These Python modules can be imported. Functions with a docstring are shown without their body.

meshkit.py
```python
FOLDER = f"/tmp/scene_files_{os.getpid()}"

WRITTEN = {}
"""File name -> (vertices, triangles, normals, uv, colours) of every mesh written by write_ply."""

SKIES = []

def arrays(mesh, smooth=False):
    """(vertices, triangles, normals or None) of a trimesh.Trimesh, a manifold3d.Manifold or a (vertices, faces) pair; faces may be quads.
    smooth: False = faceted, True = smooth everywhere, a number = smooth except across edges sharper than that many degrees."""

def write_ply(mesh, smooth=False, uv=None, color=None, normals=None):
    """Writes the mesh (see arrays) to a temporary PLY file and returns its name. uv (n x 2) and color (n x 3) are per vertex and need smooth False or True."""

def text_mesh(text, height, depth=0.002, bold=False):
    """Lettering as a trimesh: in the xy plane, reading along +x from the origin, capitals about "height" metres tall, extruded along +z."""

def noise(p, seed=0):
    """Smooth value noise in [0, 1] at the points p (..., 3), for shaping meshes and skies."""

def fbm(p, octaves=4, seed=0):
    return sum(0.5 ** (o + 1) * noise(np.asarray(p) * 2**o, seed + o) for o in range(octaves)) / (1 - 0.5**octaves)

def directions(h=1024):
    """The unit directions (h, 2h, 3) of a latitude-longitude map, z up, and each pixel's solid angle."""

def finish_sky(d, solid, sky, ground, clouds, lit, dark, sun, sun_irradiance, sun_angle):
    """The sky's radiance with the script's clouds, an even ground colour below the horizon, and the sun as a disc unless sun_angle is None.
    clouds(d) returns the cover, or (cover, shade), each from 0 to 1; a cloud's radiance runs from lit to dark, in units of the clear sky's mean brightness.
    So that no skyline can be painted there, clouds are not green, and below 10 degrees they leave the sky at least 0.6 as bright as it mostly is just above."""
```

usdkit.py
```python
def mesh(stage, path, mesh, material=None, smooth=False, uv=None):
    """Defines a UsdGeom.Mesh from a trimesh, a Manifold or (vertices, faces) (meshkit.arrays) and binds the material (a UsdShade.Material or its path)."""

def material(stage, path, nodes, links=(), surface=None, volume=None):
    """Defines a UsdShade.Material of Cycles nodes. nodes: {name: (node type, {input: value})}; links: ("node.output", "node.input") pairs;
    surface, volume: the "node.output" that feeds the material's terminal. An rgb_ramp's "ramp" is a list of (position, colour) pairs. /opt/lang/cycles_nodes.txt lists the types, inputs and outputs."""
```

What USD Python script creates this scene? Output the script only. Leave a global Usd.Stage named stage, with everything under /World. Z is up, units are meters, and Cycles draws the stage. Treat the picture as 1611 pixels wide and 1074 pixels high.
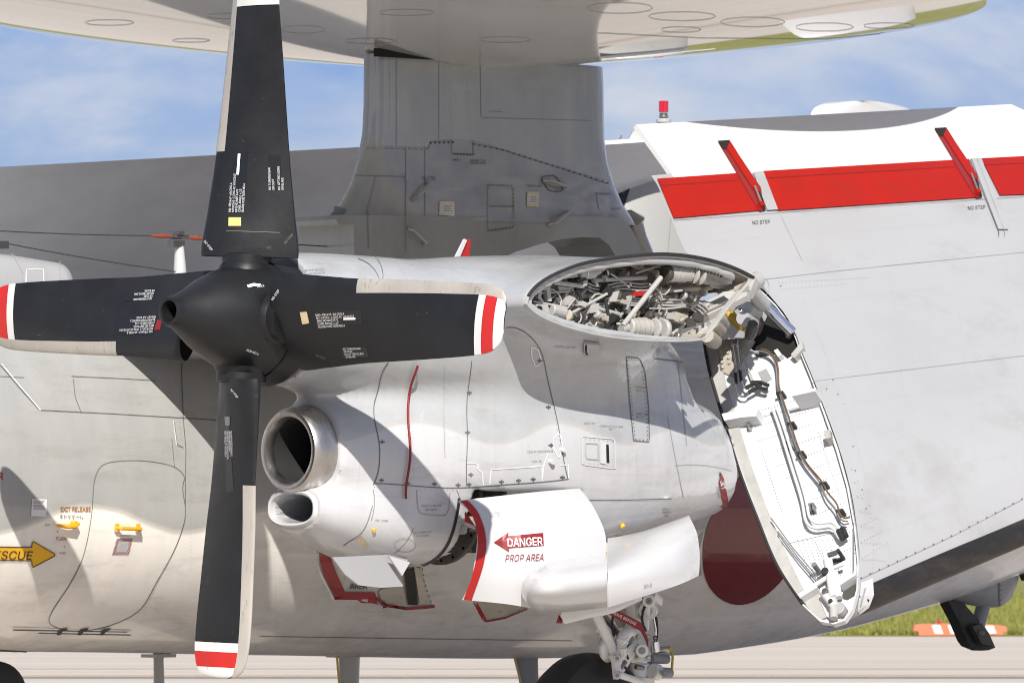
import math, random
import numpy as np, trimesh, shapely, usdkit, meshkit
from shapely import affinity
from shapely.geometry import Polygon, LineString, Point, box as sbox
from scipy.interpolate import PchipInterpolator, CubicSpline
from pxr import Usd, UsdGeom, UsdLux, UsdShade, Sdf, Gf, Vt

random.seed(7); rng = np.random.default_rng(7)
stage = Usd.Stage.CreateInMemory()
UsdGeom.SetStageUpAxis(stage, 'Z'); UsdGeom.SetStageMetersPerUnit(stage, 1.0)
WORLD = UsdGeom.Xform.Define(stage, '/World'); stage.SetDefaultPrim(WORLD.GetPrim())
UsdGeom.Scope.Define(stage, '/World/Looks')

# ------------------------------------------------------------------ camera
FP, CX, CY = 8800.0, 805.5, 537.0          # focal length and centre in pixels of the photograph
PITCH = math.atan(283 / FP)
R_ = np.array([math.sqrt(.5), -math.sqrt(.5), 0.0])
FW = np.array([math.sqrt(.5) * math.cos(PITCH), math.sqrt(.5) * math.cos(PITCH), math.sin(PITCH)])
UP = np.cross(R_, FW)
H = 2.875                                   # height of the propeller axis; X aft, Y starboard, Z up, propeller at the origin
def raydir(px, py): return FW + R_ * ((px - CX) / FP) - UP * ((py - CY) / FP)
_d = raydir(393, 497)
CAM = np.array([0, 0, H]) - _d * ((H - 1.7) / _d[2])
cam = UsdGeom.Camera.Define(stage, '/World/camera')
m4 = Gf.Matrix4d(*R_, 0, *UP, 0, *(-FW), 0, *CAM, 1)
cam.AddTransformOp().Set(m4)
cam.CreateHorizontalApertureAttr(36.0); cam.CreateVerticalApertureAttr(24.0)
cam.CreateFocalLengthAttr(36.0 * FP / 1611)
cam.CreateFStopAttr(9.0); cam.CreateFocusDistanceAttr(31.8)
cam.CreateExposureAttr(0.58)

# ------------------------------------------------------------------ sky and sun
AZ, EL = math.radians(48.0), math.radians(36.0)
SUN = np.array([-math.cos(EL) * math.cos(AZ), -math.cos(EL) * math.sin(AZ), math.sin(EL)])
usdkit.material(stage, '/World/Looks/sky_air', {
    'tc': ('texture_coordinate', {}),
    'sky': ('sky_texture', {'sky_type': 'single_scattering', 'sun_disc': False, 'sun_elevation': EL, 'sun_rotation': math.atan2(SUN[0], SUN[1]), 'altitude': 300.0, 'air_density': 1.1, 'aerosol_density': .35, 'ozone_density': 2.5}),
    'map': ('mapping', {'scale': (9.0, 9.0, 22.0), 'location': (1.3, .4, .2)}),
    'n': ('noise_texture', {'scale': 1.35, 'detail': 7.0, 'roughness': .56, 'distortion': .3}),
    'r': ('rgb_ramp', {'ramp': [(.38, (.02, .02, .02)), (.48, (.34, .34, .34)), (.60, (.95, .95, .95))]}),
    'tint': ('mix', {'mix_type': 'multiply', 'fac': 1.0, 'color2': (.27, .325, .555)}),
    'mx': ('mix', {'color2': (4.25, 4.55, 5.15)}),
    'bg': ('background_shader', {'strength': .1})},
    [('tc.generated', 'map.vector'), ('map.vector', 'n.vector'), ('n.fac', 'r.fac'), ('sky.color', 'tint.color1'), ('tint.color', 'mx.color1'), ('r.color', 'mx.fac'), ('mx.color', 'bg.color')], surface='bg.background')
dome = UsdLux.DomeLight.Define(stage, '/World/sky')
UsdShade.MaterialBindingAPI.Apply(dome.GetPrim()).Bind(UsdShade.Material.Get(stage, '/World/Looks/sky_air'))
sun = UsdLux.DistantLight.Define(stage, '/World/sun')
sun.CreateNormalizeAttr(True); sun.CreateIntensityAttr(1.1); sun.CreateAngleAttr(.5); sun.CreateColorAttr(Gf.Vec3f(1.0, .955, .88))
_z = SUN; _x = np.cross([0, 0, 1], _z); _x /= np.linalg.norm(_x); _y = np.cross(_z, _x)
sun.AddTransformOp().Set(Gf.Matrix4d(*_x, 0, *_y, 0, *_z, 0, 0, 0, 60, 1))

# ------------------------------------------------------------------ prims
_used = {}
def path_for(parent, name):
    base = parent + '/' + name
    k = _used.get(base, 0); _used[base] = k + 1
    return base if k == 0 else f'{base}_{k:03d}'
def thing(name, label, cat, group=None, loc=(0, 0, 0)):
    p = path_for('/World', name)
    x = UsdGeom.Xform.Define(stage, p)
    if any(loc): x.AddTranslateOp().Set(Gf.Vec3d(*map(float, loc)))
    key(p, label=label, category=cat, group=group)
    return p
def key(path, **kv):
    pr = stage.GetPrimAtPath(path)
    for k, v in kv.items():
        if v: pr.SetCustomDataByKey(k, v)
    return path
def obj(name, mesh, mat, parent='/World', smooth=False, label=None, kind=None):
    p = path_for(parent, name)
    usdkit.mesh(stage, p, mesh, MAT[mat], smooth=smooth)
    if label or kind: key(p, label=label, kind=kind)
    return p
cat = trimesh.util.concatenate
def T(v, f): return trimesh.Trimesh(np.asarray(v, float), np.asarray(f, int), process=False)

# ------------------------------------------------------------------ materials
MAT = {}
def paint(name, col, rough=.3, coat=0.0, var=.06, scale=3.0, streak=(1, 1, .25), bump=0.0, metal=0.0, spec=.5, bscale=40.0, dirt=None, bev=0.0):
    n = {'g': ('geometry', {}), 'mp': ('mapping', {'scale': streak}),
         'n': ('noise_texture', {'scale': scale, 'detail': 6.0, 'roughness': .6}),
         'mr': ('map_range', {'from_min': .3, 'from_max': .7, 'to_min': 1 - var, 'to_max': 1 + var}),
         'mul': ('mix', {'mix_type': 'multiply', 'fac': 1.0, 'color1': col}),
         'rr': ('map_range', {'from_min': .3, 'from_max': .7, 'to_min': rough * .8, 'to_max': rough * 1.25}),
         'p': ('principled_bsdf', {'metallic': metal, 'coat_weight': coat, 'coat_roughness': .04, 'specular_ior_level': spec})}
    l = [('g.position', 'mp.vector'), ('mp.vector', 'n.vector'), ('n.fac', 'mr.value'), ('mr.result', 'mul.color2'), ('n.fac', 'rr.value'), ('rr.result', 'p.roughness')]
    last = 'mul.color'
    if dirt:
        n['dn'] = ('noise_texture', {'scale': dirt[1], 'detail': 8.0, 'roughness': .7})
        n['dr'] = ('rgb_ramp', {'ramp': [(dirt[2], (0, 0, 0)), (dirt[3], (1, 1, 1))]})
        n['dm'] = ('mix', {'color2': dirt[0]})
        l += [('mp.vector', 'dn.vector'), ('dn.fac', 'dr.fac'), ('dr.color', 'dm.fac'), (last, 'dm.color1')]; last = 'dm.color'
    l.append((last, 'p.base_color'))
    if bump:
        n['bn'] = ('noise_texture', {'scale': bscale, 'detail': 3.0}); n['b'] = ('bump', {'strength': bump, 'distance': .01})
        l += [('g.position', 'bn.vector'), ('bn.fac', 'b.height'), ('b.normal', 'p.normal')]
    elif bev:
        n['bv'] = ('bevel', {'radius': bev, 'samples': 4}); l.append(('bv.bevel', 'p.normal'))
    MAT[name] = usdkit.material(stage, '/World/Looks/' + name, n, l, surface='p.BSDF')
def two_tone(name, upper, lower, z0, amp, period, phase, rough, coat, soft=.03, tint=(.30, .27, .21)):
    """grey above, paler below, with the soft wavy sprayed border between"""
    n = {'g': ('geometry', {}), 's': ('separate_xyz', {}),
         'mp': ('mapping', {'scale': (1.0, 1.0, .22)}),
         'n': ('noise_texture', {'scale': 4.0, 'detail': 7.0, 'roughness': .62}),
         'n2': ('noise_texture', {'scale': .9, 'detail': 3.0}),
         'n3': ('noise_texture', {'scale': 1.7, 'detail': 1.0}),
         'b': ('bump', {'strength': .10, 'distance': .06}),
         'k': ('math', {'math_type': 'multiply_add', 'value2': 2 * math.pi / period, 'value3': phase}),
         'sn': ('math', {'math_type': 'cosine'}),
         'w': ('math', {'math_type': 'multiply_add', 'value2': amp, 'value3': z0}),
         'w2': ('math', {'math_type': 'multiply_add', 'value2': .10}),
         'd': ('math', {'math_type': 'subtract'}),
         'm': ('map_range', {'from_min': -soft, 'from_max': soft, 'clamp': True, 'range_type': 'smoothstep'}),
         'edge': ('rgb_ramp', {'ramp': [(0, (0, 0, 0)), (.35, (.30, .30, .30)), (.7, (.16, .16, .16)), (1, (0, 0, 0))]}),
         'mx': ('mix', {'color1': lower, 'color2': upper}),
         'tt': ('mix', {'color2': tint}),
         'mr': ('map_range', {'from_min': .3, 'from_max': .7, 'to_min': .93, 'to_max': 1.06}),
         'mul': ('mix', {'mix_type': 'multiply', 'fac': 1.0}),
         'sm': ('mapping', {'scale': (.55, 1.0, 2.4)}), 'sn2': ('noise_texture', {'scale': 3.4, 'detail': 9.0, 'roughness': .68, 'distortion': .4}), 'sr': ('rgb_ramp', {'ramp': [(.52, (0, 0, 0)), (.80, (.42, .42, .42))]}), 'st': ('mix', {'color2': (.20, .175, .14)}),
         'rr': ('map_range', {'from_min': .3, 'from_max': .7, 'to_min': rough * .8, 'to_max': rough * 1.3}),
         'p': ('principled_bsdf', {'coat_weight': coat, 'coat_roughness': .05})}
    l = [('g.position', 's.vector'), ('g.position', 'mp.vector'), ('mp.vector', 'n.vector'), ('g.position', 'n2.vector'), ('g.position', 'n3.vector'), ('n3.fac', 'b.height'), ('b.normal', 'p.normal'), ('s.x', 'k.value1'), ('k.value', 'sn.value1'),
         ('sn.value', 'w.value1'), ('n2.fac', 'w2.value1'), ('w.value', 'w2.value3'), ('s.z', 'd.value1'), ('w2.value', 'd.value2'), ('d.value', 'm.value'),
         ('m.result', 'mx.fac'), ('m.result', 'edge.fac'), ('edge.color', 'tt.fac'), ('mx.color', 'tt.color1'), ('tt.color', 'mul.color1'), ('n.fac', 'mr.value'), ('mr.result', 'mul.color2'),
         ('g.position', 'sm.vector'), ('sm.vector', 'sn2.vector'), ('sn2.fac', 'sr.fac'), ('sr.color', 'st.fac'), ('mul.color', 'st.color1'), ('st.color', 'p.base_color'), ('n.fac', 'rr.value'), ('rr.result', 'p.roughness')]
    MAT[name] = usdkit.material(stage, '/World/Looks/' + name, n, l, surface='p.BSDF')

two_tone('fuselage_paint', (.345, .345, .335), (.80, .765, .715), 1.665, .085, 1.60, -2 * math.pi * 1.41 / 1.60, .22, .5)
two_tone('nacelle_paint', (.355, .365, .375), (.455, .455, .465), 2.175, .055, 1.03, -2 * math.pi * .92 / 1.03, .28, .4)
paint('wing_grey', (.338, .340, .348), .36, .15, .05, 1.2, (.6, 1, .35), dirt=((.255, .25, .24), 2.6, .54, .86))
paint('pale_wing_grey', (.74, .74, .75), .30, 0.0, .10, 1.5, (.5, 1, 1))  # one even pale grey, the wing underside's own paint
paint('white_paint', (.78, .78, .78), .30, .3, .03, 2.0)
paint('flap_white', (.62, .62, .62), .35, .1, .02, 2.0)
paint('cowl_white', (.50, .50, .505), .28, .5, .04, 2.5)
paint('red_paint', (.31, .010, .006), .5, 0.0, .10, 5.0, spec=.12, dirt=((.30, .02, .01), 6.0, .58, .8))
paint('red_edge', (.34, .012, .010), .40, 0.0, .08, 5.0)
paint('dark_red', (.20, .010, .012), .40, 0.0, .12, 6.0)
paint('roundel_red', (.16, .006, .008), .22, .4, .08, 3.0)
paint('dome_ring', (.46, .45, .43), .4, 0.0, .05)
paint('dome_paint', (.60, .595, .57), .06, 1.0, .05, .8, (1, 1, 1), bump=.012, bscale=1.1)
paint('pylon_grey', (.262, .258, .24), .16, .9, .16, 1.8, (1, 1, .6), bump=.16, bscale=1.6)
paint('pylon_light', (.33, .332, .32), .2, .6, .12, 1.8, (1, 1, .6), bump=.10, bscale=1.8)
paint('prop_black', (.010, .0105, .0125), .46, 0.0, .25, 4.0, (1, 1, 1), bump=.04, bscale=60, spec=.32, dirt=((.075, .075, .072), 14.0, .64, .80))
paint('spinner_black', (.010, .0105, .012), .40, 0.0, .2, 4.0, (1, 1, 1), spec=.36)
paint('decal_black', (.008, .009, .011), .30, 0.0, .1)
paint('print_black', (.035, .035, .04), .45, 0.0, .1)
paint('print_grey', (.16, .16, .165), .45, 0.0, .1)
paint('print_white', (.72, .72, .72), .45, 0.0, .1)
paint('print_brown', (.30, .12, .012), .45, 0.0, .1)
paint('seam', (.10, .10, .095), .6, 0.0, .45, 6.0, (1, 1, 1))
paint('pale_seam', (.72, .72, .71), .5, 0.0, .15, 6.0, (1, 1, 1))
paint('rivet', (.10, .10, .10), .5, 0.0, .3)
paint('soft_rivet', (.28, .28, .28), .5, 0.0, .3)
paint('sheath', (.40, .37, .33), .42, .0, .10, 6.0, metal=.25, dirt=((.16, .15, .13), 30.0, .58, .75))
paint('tip_white', (.60, .59, .575), .45, 0.0, .05, 8.0, dirt=((.12, .11, .10), 26.0, .60, .74))
paint('tip_red', (.44, .014, .012), .45, 0.0, .08, 8.0, dirt=((.14, .05, .04), 26.0, .60, .74))
paint('tan_label', (.50, .40, .25), .5, 0.0, .1, 20.0)
paint('amber_label', (.62, .46, .16), .5, 0.0, .1, 20.0)
paint('steel', (.46, .44, .42), .34, 0.0, .15, 12.0, metal=1.0)
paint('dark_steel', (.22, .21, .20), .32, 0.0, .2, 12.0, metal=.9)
paint('chrome', (.75, .76, .78), .12, 0.0, .05, 12.0, metal=1.0)
paint('bay_cream', (.36, .325, .27), .45, 0.0, .14, 7.0, (1, 1, 1), dirt=((.13, .10, .07), 14.0, .56, .80), bev=.004)
paint('bay_white', (.36, .352, .335), .35, .1, .10, 9.0, (1, 1, 1), dirt=((.22, .19, .15), 24.0, .60, .80), bev=.004)
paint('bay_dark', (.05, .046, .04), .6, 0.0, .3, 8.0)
paint('rib_white', (.54, .545, .55), .40, 0.0, .04, 8.0, (1, 1, 1), dirt=((.42, .41, .39), 18.0, .62, .85), bev=.003)
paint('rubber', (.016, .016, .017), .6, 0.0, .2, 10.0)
paint('boot_black', (.012, .011, .011), .5, 0.0, .3, 5.0, (.4, 1, 1), dirt=((.05, .038, .028), 8.0, .5, .8))
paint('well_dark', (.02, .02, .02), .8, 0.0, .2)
paint('copper', (.17, .105, .065), .4, 0.0, .15, metal=.4)
paint('yellow_strap', (.40, .26, .03), .55, 0.0, .2, 14.0)
paint('handle_orange', (.80, .34, .015), .32, .4, .08)
paint('rescue_yellow', (.72, .40, .02), .40, .1, .05)
paint('gear_white', (.66, .655, .63), .28, .4, .10, 7.0, (1, 1, 1), dirt=((.20, .17, .13), 20.0, .60, .82), bev=.006)
paint('tail_grey', (.22, .23, .245), .5, 0.0, .18, 5.0)
paint('fin_grey', (.40, .40, .39), .4, 0.0, .05)
paint('beacon_red', (.45, .01, .03), .12, .5, .05)
paint('barrier_orange', (.72, .17, .09), .6, 0.0, .12, 6.0)
paint('barrier_white', (.74, .72, .70), .6, 0.0, .08, 6.0)
paint('ribbon_red', (.22, .012, .02), .65, 0.0, .15)
paint('rope_red', (.20, .012, .014), .6, 0.0, .1)
paint('insulator', (.26, .05, .02), .4, 0.0, .1)
paint('paper', (.68, .68, .70), .6, 0.0, .05)
paint('joint', (.27, .24, .205), .9, 0.0, .2)
paint('gap_black', (.006, .006, .006), .9, 0.0, .1)
paint('grass_blade', (.20, .20, .042), .7, 0.0, .3, 1.5, (1, 1, 1))

def ground_mat(name, c1, c2, rough, sx, sy, s=1.0):
    MAT[name] = usdkit.material(stage, '/World/Looks/' + name, {
        'g': ('geometry', {}), 'rot': ('mapping', {'rotation': (0, 0, math.radians(45)), 'scale': (1, 1, 1)}), 'sc': ('mapping', {'scale': (sx, sy, 1)}),
        'n': ('noise_texture', {'scale': s, 'detail': 8.0, 'roughness': .62}), 'n2': ('noise_texture', {'scale': 22.0, 'detail': 5.0, 'roughness': .7}),
        'r': ('rgb_ramp', {'ramp': [(.34, c1), (.66, c2)]}), 'mr': ('map_range', {'from_min': .3, 'from_max': .7, 'to_min': .86, 'to_max': 1.12}),
        'mul': ('mix', {'mix_type': 'multiply', 'fac': 1.0}), 'b': ('bump', {'strength': .35, 'distance': .01}), 'p': ('principled_bsdf', {'roughness': rough})},
        [('g.position', 'rot.vector'), ('rot.vector', 'sc.vector'), ('sc.vector', 'n.vector'), ('g.position', 'n2.vector'), ('n.fac', 'r.fac'), ('r.color', 'mul.color1'), ('n2.fac', 'mr.value'), ('mr.result', 'mul.color2'),
         ('n2.fac', 'b.height'), ('b.normal', 'p.normal'), ('mul.color', 'p.base_color')], surface='p.BSDF')
ground_mat('concrete', (.45, .40, .342), (.54, .48, .415), .85, .05, .9)
ground_mat('turf', (.14, .15, .028), (.24, .225, .06), .95, .25, .9)

# ------------------------------------------------------------------ pixel geometry
def proj(p):
    q = np.asarray(p, float) - CAM; z = q @ FW
    return np.stack([CX + FP * (q @ R_) / z, CY - FP * (q @ UP) / z, z], -1)
def at(px, py, val, axis=1):
    d = raydir(px, py); return CAM + d * ((val - CAM[axis]) / d[axis])
def onplane(px, py, p0, n):
    d = raydir(px, py); return CAM + d * (((p0 - CAM) @ n) / (d @ n))
class Proj:
    """looks up the point of a mesh that the camera sees at a photograph pixel"""
    CELL = 12
    def __init__(self, mesh):
        self.v, self.f = np.asarray(mesh.vertices), np.asarray(mesh.faces)
        uv = proj(self.v); self.uv = uv[:, :2]; self.w = 1 / uv[:, 2]
        tri = self.uv[self.f]
        e1, e2 = tri[:, 1] - tri[:, 0], tri[:, 2] - tri[:, 0]
        ar = e1[:, 0] * e2[:, 1] - e1[:, 1] * e2[:, 0]
        lo, hi = tri.min(1), tri.max(1)
        ok = (np.abs(ar) > 1e-6) & (hi[:, 0] > -60) & (lo[:, 0] < 1680) & (hi[:, 1] > -60) & (lo[:, 1] < 1140)
        self.b = {}
        c0, c1 = np.floor(np.maximum(lo, -80) / self.CELL).astype(int), np.floor(np.minimum(hi, 1700) / self.CELL).astype(int)
        for i in np.nonzero(ok)[0]:
            for a in range(c0[i, 0], c1[i, 0] + 1):
                for b in range(c0[i, 1], c1[i, 1] + 1):
                    self.b.setdefault((a, b), []).append(i)
        self.b = {k: np.array(x) for k, x in self.b.items()}
        self.n = np.asarray(trimesh.Trimesh(self.v, self.f, process=False).face_normals)
    def near(self, px, py, off):
        for r in (1.5, 3.0, 4.5):
            for k in range(8):
                x, y = px + r * math.cos(k * math.pi / 4), py + r * math.sin(k * math.pi / 4); p = self.q(x, y, off, True)
                if p is not None: return onplane(px, py, p, self.last)
    def q(self, px, py, off=.003, snap=False):
        c = self.b.get((int(px // self.CELL), int(py // self.CELL)))
        if c is None: return None if snap else self.near(px, py, off)
        t = self.uv[self.f[c]]; a, b, d = t[:, 0], t[:, 1], t[:, 2]
        den = (b[:, 0] - a[:, 0]) * (d[:, 1] - a[:, 1]) - (b[:, 1] - a[:, 1]) * (d[:, 0] - a[:, 0])
        u = ((px - a[:, 0]) * (d[:, 1] - a[:, 1]) - (py - a[:, 1]) * (d[:, 0] - a[:, 0])) / den
        v = ((b[:, 0] - a[:, 0]) * (py - a[:, 1]) - (b[:, 1] - a[:, 1]) * (px - a[:, 0])) / den
        hit = (u > -.002) & (v > -.002) & (u + v < 1.002)
        if not hit.any(): return None if snap else self.near(px, py, off)
        w = self.w[self.f[c]]; z = w[:, 0] * (1 - u - v) + w[:, 1] * u + w[:, 2] * v
        k = np.argmax(np.where(hit, z, -1)); n = self.n[c[k]]
        p = CAM + raydir(px, py) / z[k]
        if n @ raydir(px, py) > 0: n = -n
        self.last = n
        return p + n * off
def project2d(v2, f, P, off):
    pts = [P.q(x, y, off) for x, y in v2]
    ok = np.array([p is not None for p in pts]); pts = np.array([p if p is not None else (0, 0, 0) for p in pts]).reshape(-1, 3)
    f = np.asarray(f); f = f[ok[f].all(1)]
    if not len(f): return None
    m = T(pts, f)
    fn = m.face_normals; cen = m.triangles_center
    flip = np.einsum('ij,ij->i', fn, cen - CAM) > 0
    ff = np.array(m.faces); ff[flip] = ff[flip][:, ::-1]
    # drop triangles torn over an edge in depth
    e = np.linalg.norm(pts[ff] - pts[np.roll(ff, 1, 1)], axis=2).max(1)
    ff = ff[e < .35]
    if not len(ff): return None
    m = T(pts, ff); m.merge_vertices(); return m
def tri2d(poly, cell=14):
    vs, fs, n = [], [], 0
    x0, y0, x1, y1 = poly.bounds
    if max(x1 - x0, y1 - y0) < cell * 1.3: parts = [poly]
    else:
        parts = []
        for i in range(int(math.ceil((x1 - x0) / cell))):
            for j in range(int(math.ceil((y1 - y0) / cell))):
                parts.append(poly.intersection(sbox(x0 + i * cell, y0 + j * cell, x0 + (i + 1) * cell, y0 + (j + 1) * cell)))
    for g in parts:
        for h in getattr(g, 'geoms', [g]):
            if h.geom_type != 'Polygon' or h.area < 1e-4: continue
            v, f = trimesh.creation.triangulate_polygon(h, engine='earcut')
            vs.append(v); fs.append(f + n); n += len(v)
    return np.vstack(vs), np.vstack(fs)
def decal(poly, P, off=.003, cell=14):
    if not isinstance(poly, shapely.Geometry): poly = Polygon(poly)
    if not poly.is_valid: poly = poly.buffer(0)
    return project2d(*tri2d(poly, cell), P, off)
def smoothline(pts, step=6):
    pts = np.asarray(pts, float)
    if len(pts) > 2:
        s = np.r_[0, np.cumsum(np.linalg.norm(np.diff(pts, axis=0), axis=1))]
        c = CubicSpline(s, pts); return c(np.linspace(0, s[-1], max(3, int(s[-1] / step) + 1)))
    return resample(pts, step)
def resample(pts, step=6):
    l = LineString(pts); n = max(2, int(l.length / step) + 1)
    return np.array([l.interpolate(i / (n - 1), normalized=True).coords[0] for i in range(n)])
def strip(pts, width, P, off=.003, smooth=False, closed=False):
    c = smoothline(pts) if smooth else resample(pts)
    t = np.gradient(c, axis=0); t /= np.maximum(np.linalg.norm(t, axis=1, keepdims=True), 1e-9)
    n = np.stack([-t[:, 1], t[:, 0]], 1) * width / 2
    v = np.empty((2 * len(c), 2)); v[0::2] = c + n; v[1::2] = c - n
    f = [(2 * i, 2 * i + 1, 2 * i + 2) for i in range(len(c) - 1)] + [(2 * i + 1, 2 * i + 3, 2 * i + 2) for i in range(len(c) - 1)]
    return project2d(v, f, P, off)
def dots(pts, rpx, P, off=.003, n=6):
    ms = []
    for x, y in pts:
        a = np.linspace(0, 2 * np.pi, n, endpoint=False)
        v = np.vstack([[x, y], np.c_[x + rpx * np.cos(a), y + rpx * np.sin(a)]])
        m = project2d(v, [(0, 1 + i, 1 + (i + 1) % n) for i in range(n)], P, off)
        if m is not None: ms.append(m)
    return cat(ms) if ms else None
def dotline(pts, step, smooth=False):
    return smoothline(pts, step) if smooth else resample(pts, step)
_tx = {}
def text2d(s, bold=False):
    if (s, bold) not in _tx:
        m = meshkit.text_mesh(s, 1.0, .1, bold)
        fn = m.face_normals; f = m.faces[fn[:, 2] > .9]
        _tx[s, bold] = (np.array(m.vertices[:, :2]), f)
    return _tx[s, bold]
def text(s, x, y, h, P, ang=0.0, wide=1.0, shear=0.0, off=.004, bold=False):
    """lettering: baseline start at pixel (x, y), capitals h pixels tall, turned ang degrees clockwise"""
    v, f = text2d(s, bold); a = math.radians(ang)
    u, w = v[:, 0] * h * wide + v[:, 1] * h * shear, v[:, 1] * h
    return project2d(np.c_[x + u * math.cos(a) + w * math.sin(a), y + u * math.sin(a) - w * math.cos(a)], f, P, off)
def put(name, m, mat, parent, **k):
    if m is not None and len(m.faces): return obj(name, m, mat, parent, **k)
def putall(name, ms, mat, parent, **k):
    for m in ms: put(name, m, mat, parent, **k)
def join(*ms):
    ms = [m for m in ms if m is not None]
    return cat(ms) if ms else None

# ------------------------------------------------------------------ solids
def loft(rings, closed=True, cap=True):
    rings = np.asarray(rings, float); k, n = rings.shape[:2]
    v = rings.reshape(-1, 3); f = []
    m = n if closed else n - 1
    for i in range(k - 1):
        for j in range(m):
            a, b = i * n + j, i * n + (j + 1) % n
            f += [(a, b, b + n), (a, b + n, a + n)]
    v = list(v)
    if cap and closed:
        for base, fl in ((0, True), ((k - 1) * n, False)):
            c = len(v); v.append(rings[0 if base == 0 else -1].mean(0))
            for j in range(n):
                a, b = base + j, base + (j + 1) % n
                f.append((c, b, a) if fl else (c, a, b))
    m = T(v, f)
    return m
def tube(pts, r, n=8, smooth=False, step=.03):
    pts = np.asarray(pts, float)
    if smooth and len(pts) > 2:
        s = np.r_[0, np.cumsum(np.linalg.norm(np.diff(pts, axis=0), axis=1))]
        pts = CubicSpline(s, pts)(np.linspace(0, s[-1], max(4, int(s[-1] / step))))
    t = np.gradient(pts, axis=0); t /= np.maximum(np.linalg.norm(t, axis=1, keepdims=True), 1e-12)
    ref = np.array([.13, .31, .94]) if abs(t[0] @ [.13, .31, .94]) < .9 else np.array([1.0, 0, 0])
    rr = np.interp(np.linspace(0, 1, len(pts)), np.linspace(0, 1, np.size(r)), np.ravel(r)) if np.size(r) > 1 else np.full(len(pts), float(r)); a = np.linspace(0, 2 * np.pi, n, endpoint=False); rings = []
    for p, d, q in zip(pts, t, rr):
        u = np.cross(d, ref); u /= np.linalg.norm(u); w = np.cross(d, u)
        rings.append(p + q * (np.cos(a)[:, None] * u + np.sin(a)[:, None] * w))
    return loft(rings)
def cyl(a, b, r, n=16, bev=.12):
    a, b = np.asarray(a, float), np.asarray(b, float); d = b - a; e = min(.25, bev * np.mean(r) / np.linalg.norm(d))
    r0, r1 = (r, r) if np.isscalar(r) else r
    return tube([a, a + d * e, a + d * (1 - e), b], [r0 * .86, r0, r1, r1 * .86], n)
def pipe(a, b, ro, ri, n=24):
    a, b = np.asarray(a, float), np.asarray(b, float); d = (b - a); L = np.linalg.norm(d); d /= L
    u = np.cross(d, [0, 0, 1.0]) if abs(d[2]) < .9 else np.cross(d, [1.0, 0, 0]); u /= np.linalg.norm(u); w = np.cross(d, u)
    an = np.linspace(0, 2 * np.pi, n, endpoint=False); ring = np.cos(an)[:, None] * u + np.sin(an)[:, None] * w
    return loft([a + ring * ri, a + ring * ro, b + ring * ro, b + ring * ri, a + ring * ri], cap=False)
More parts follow.
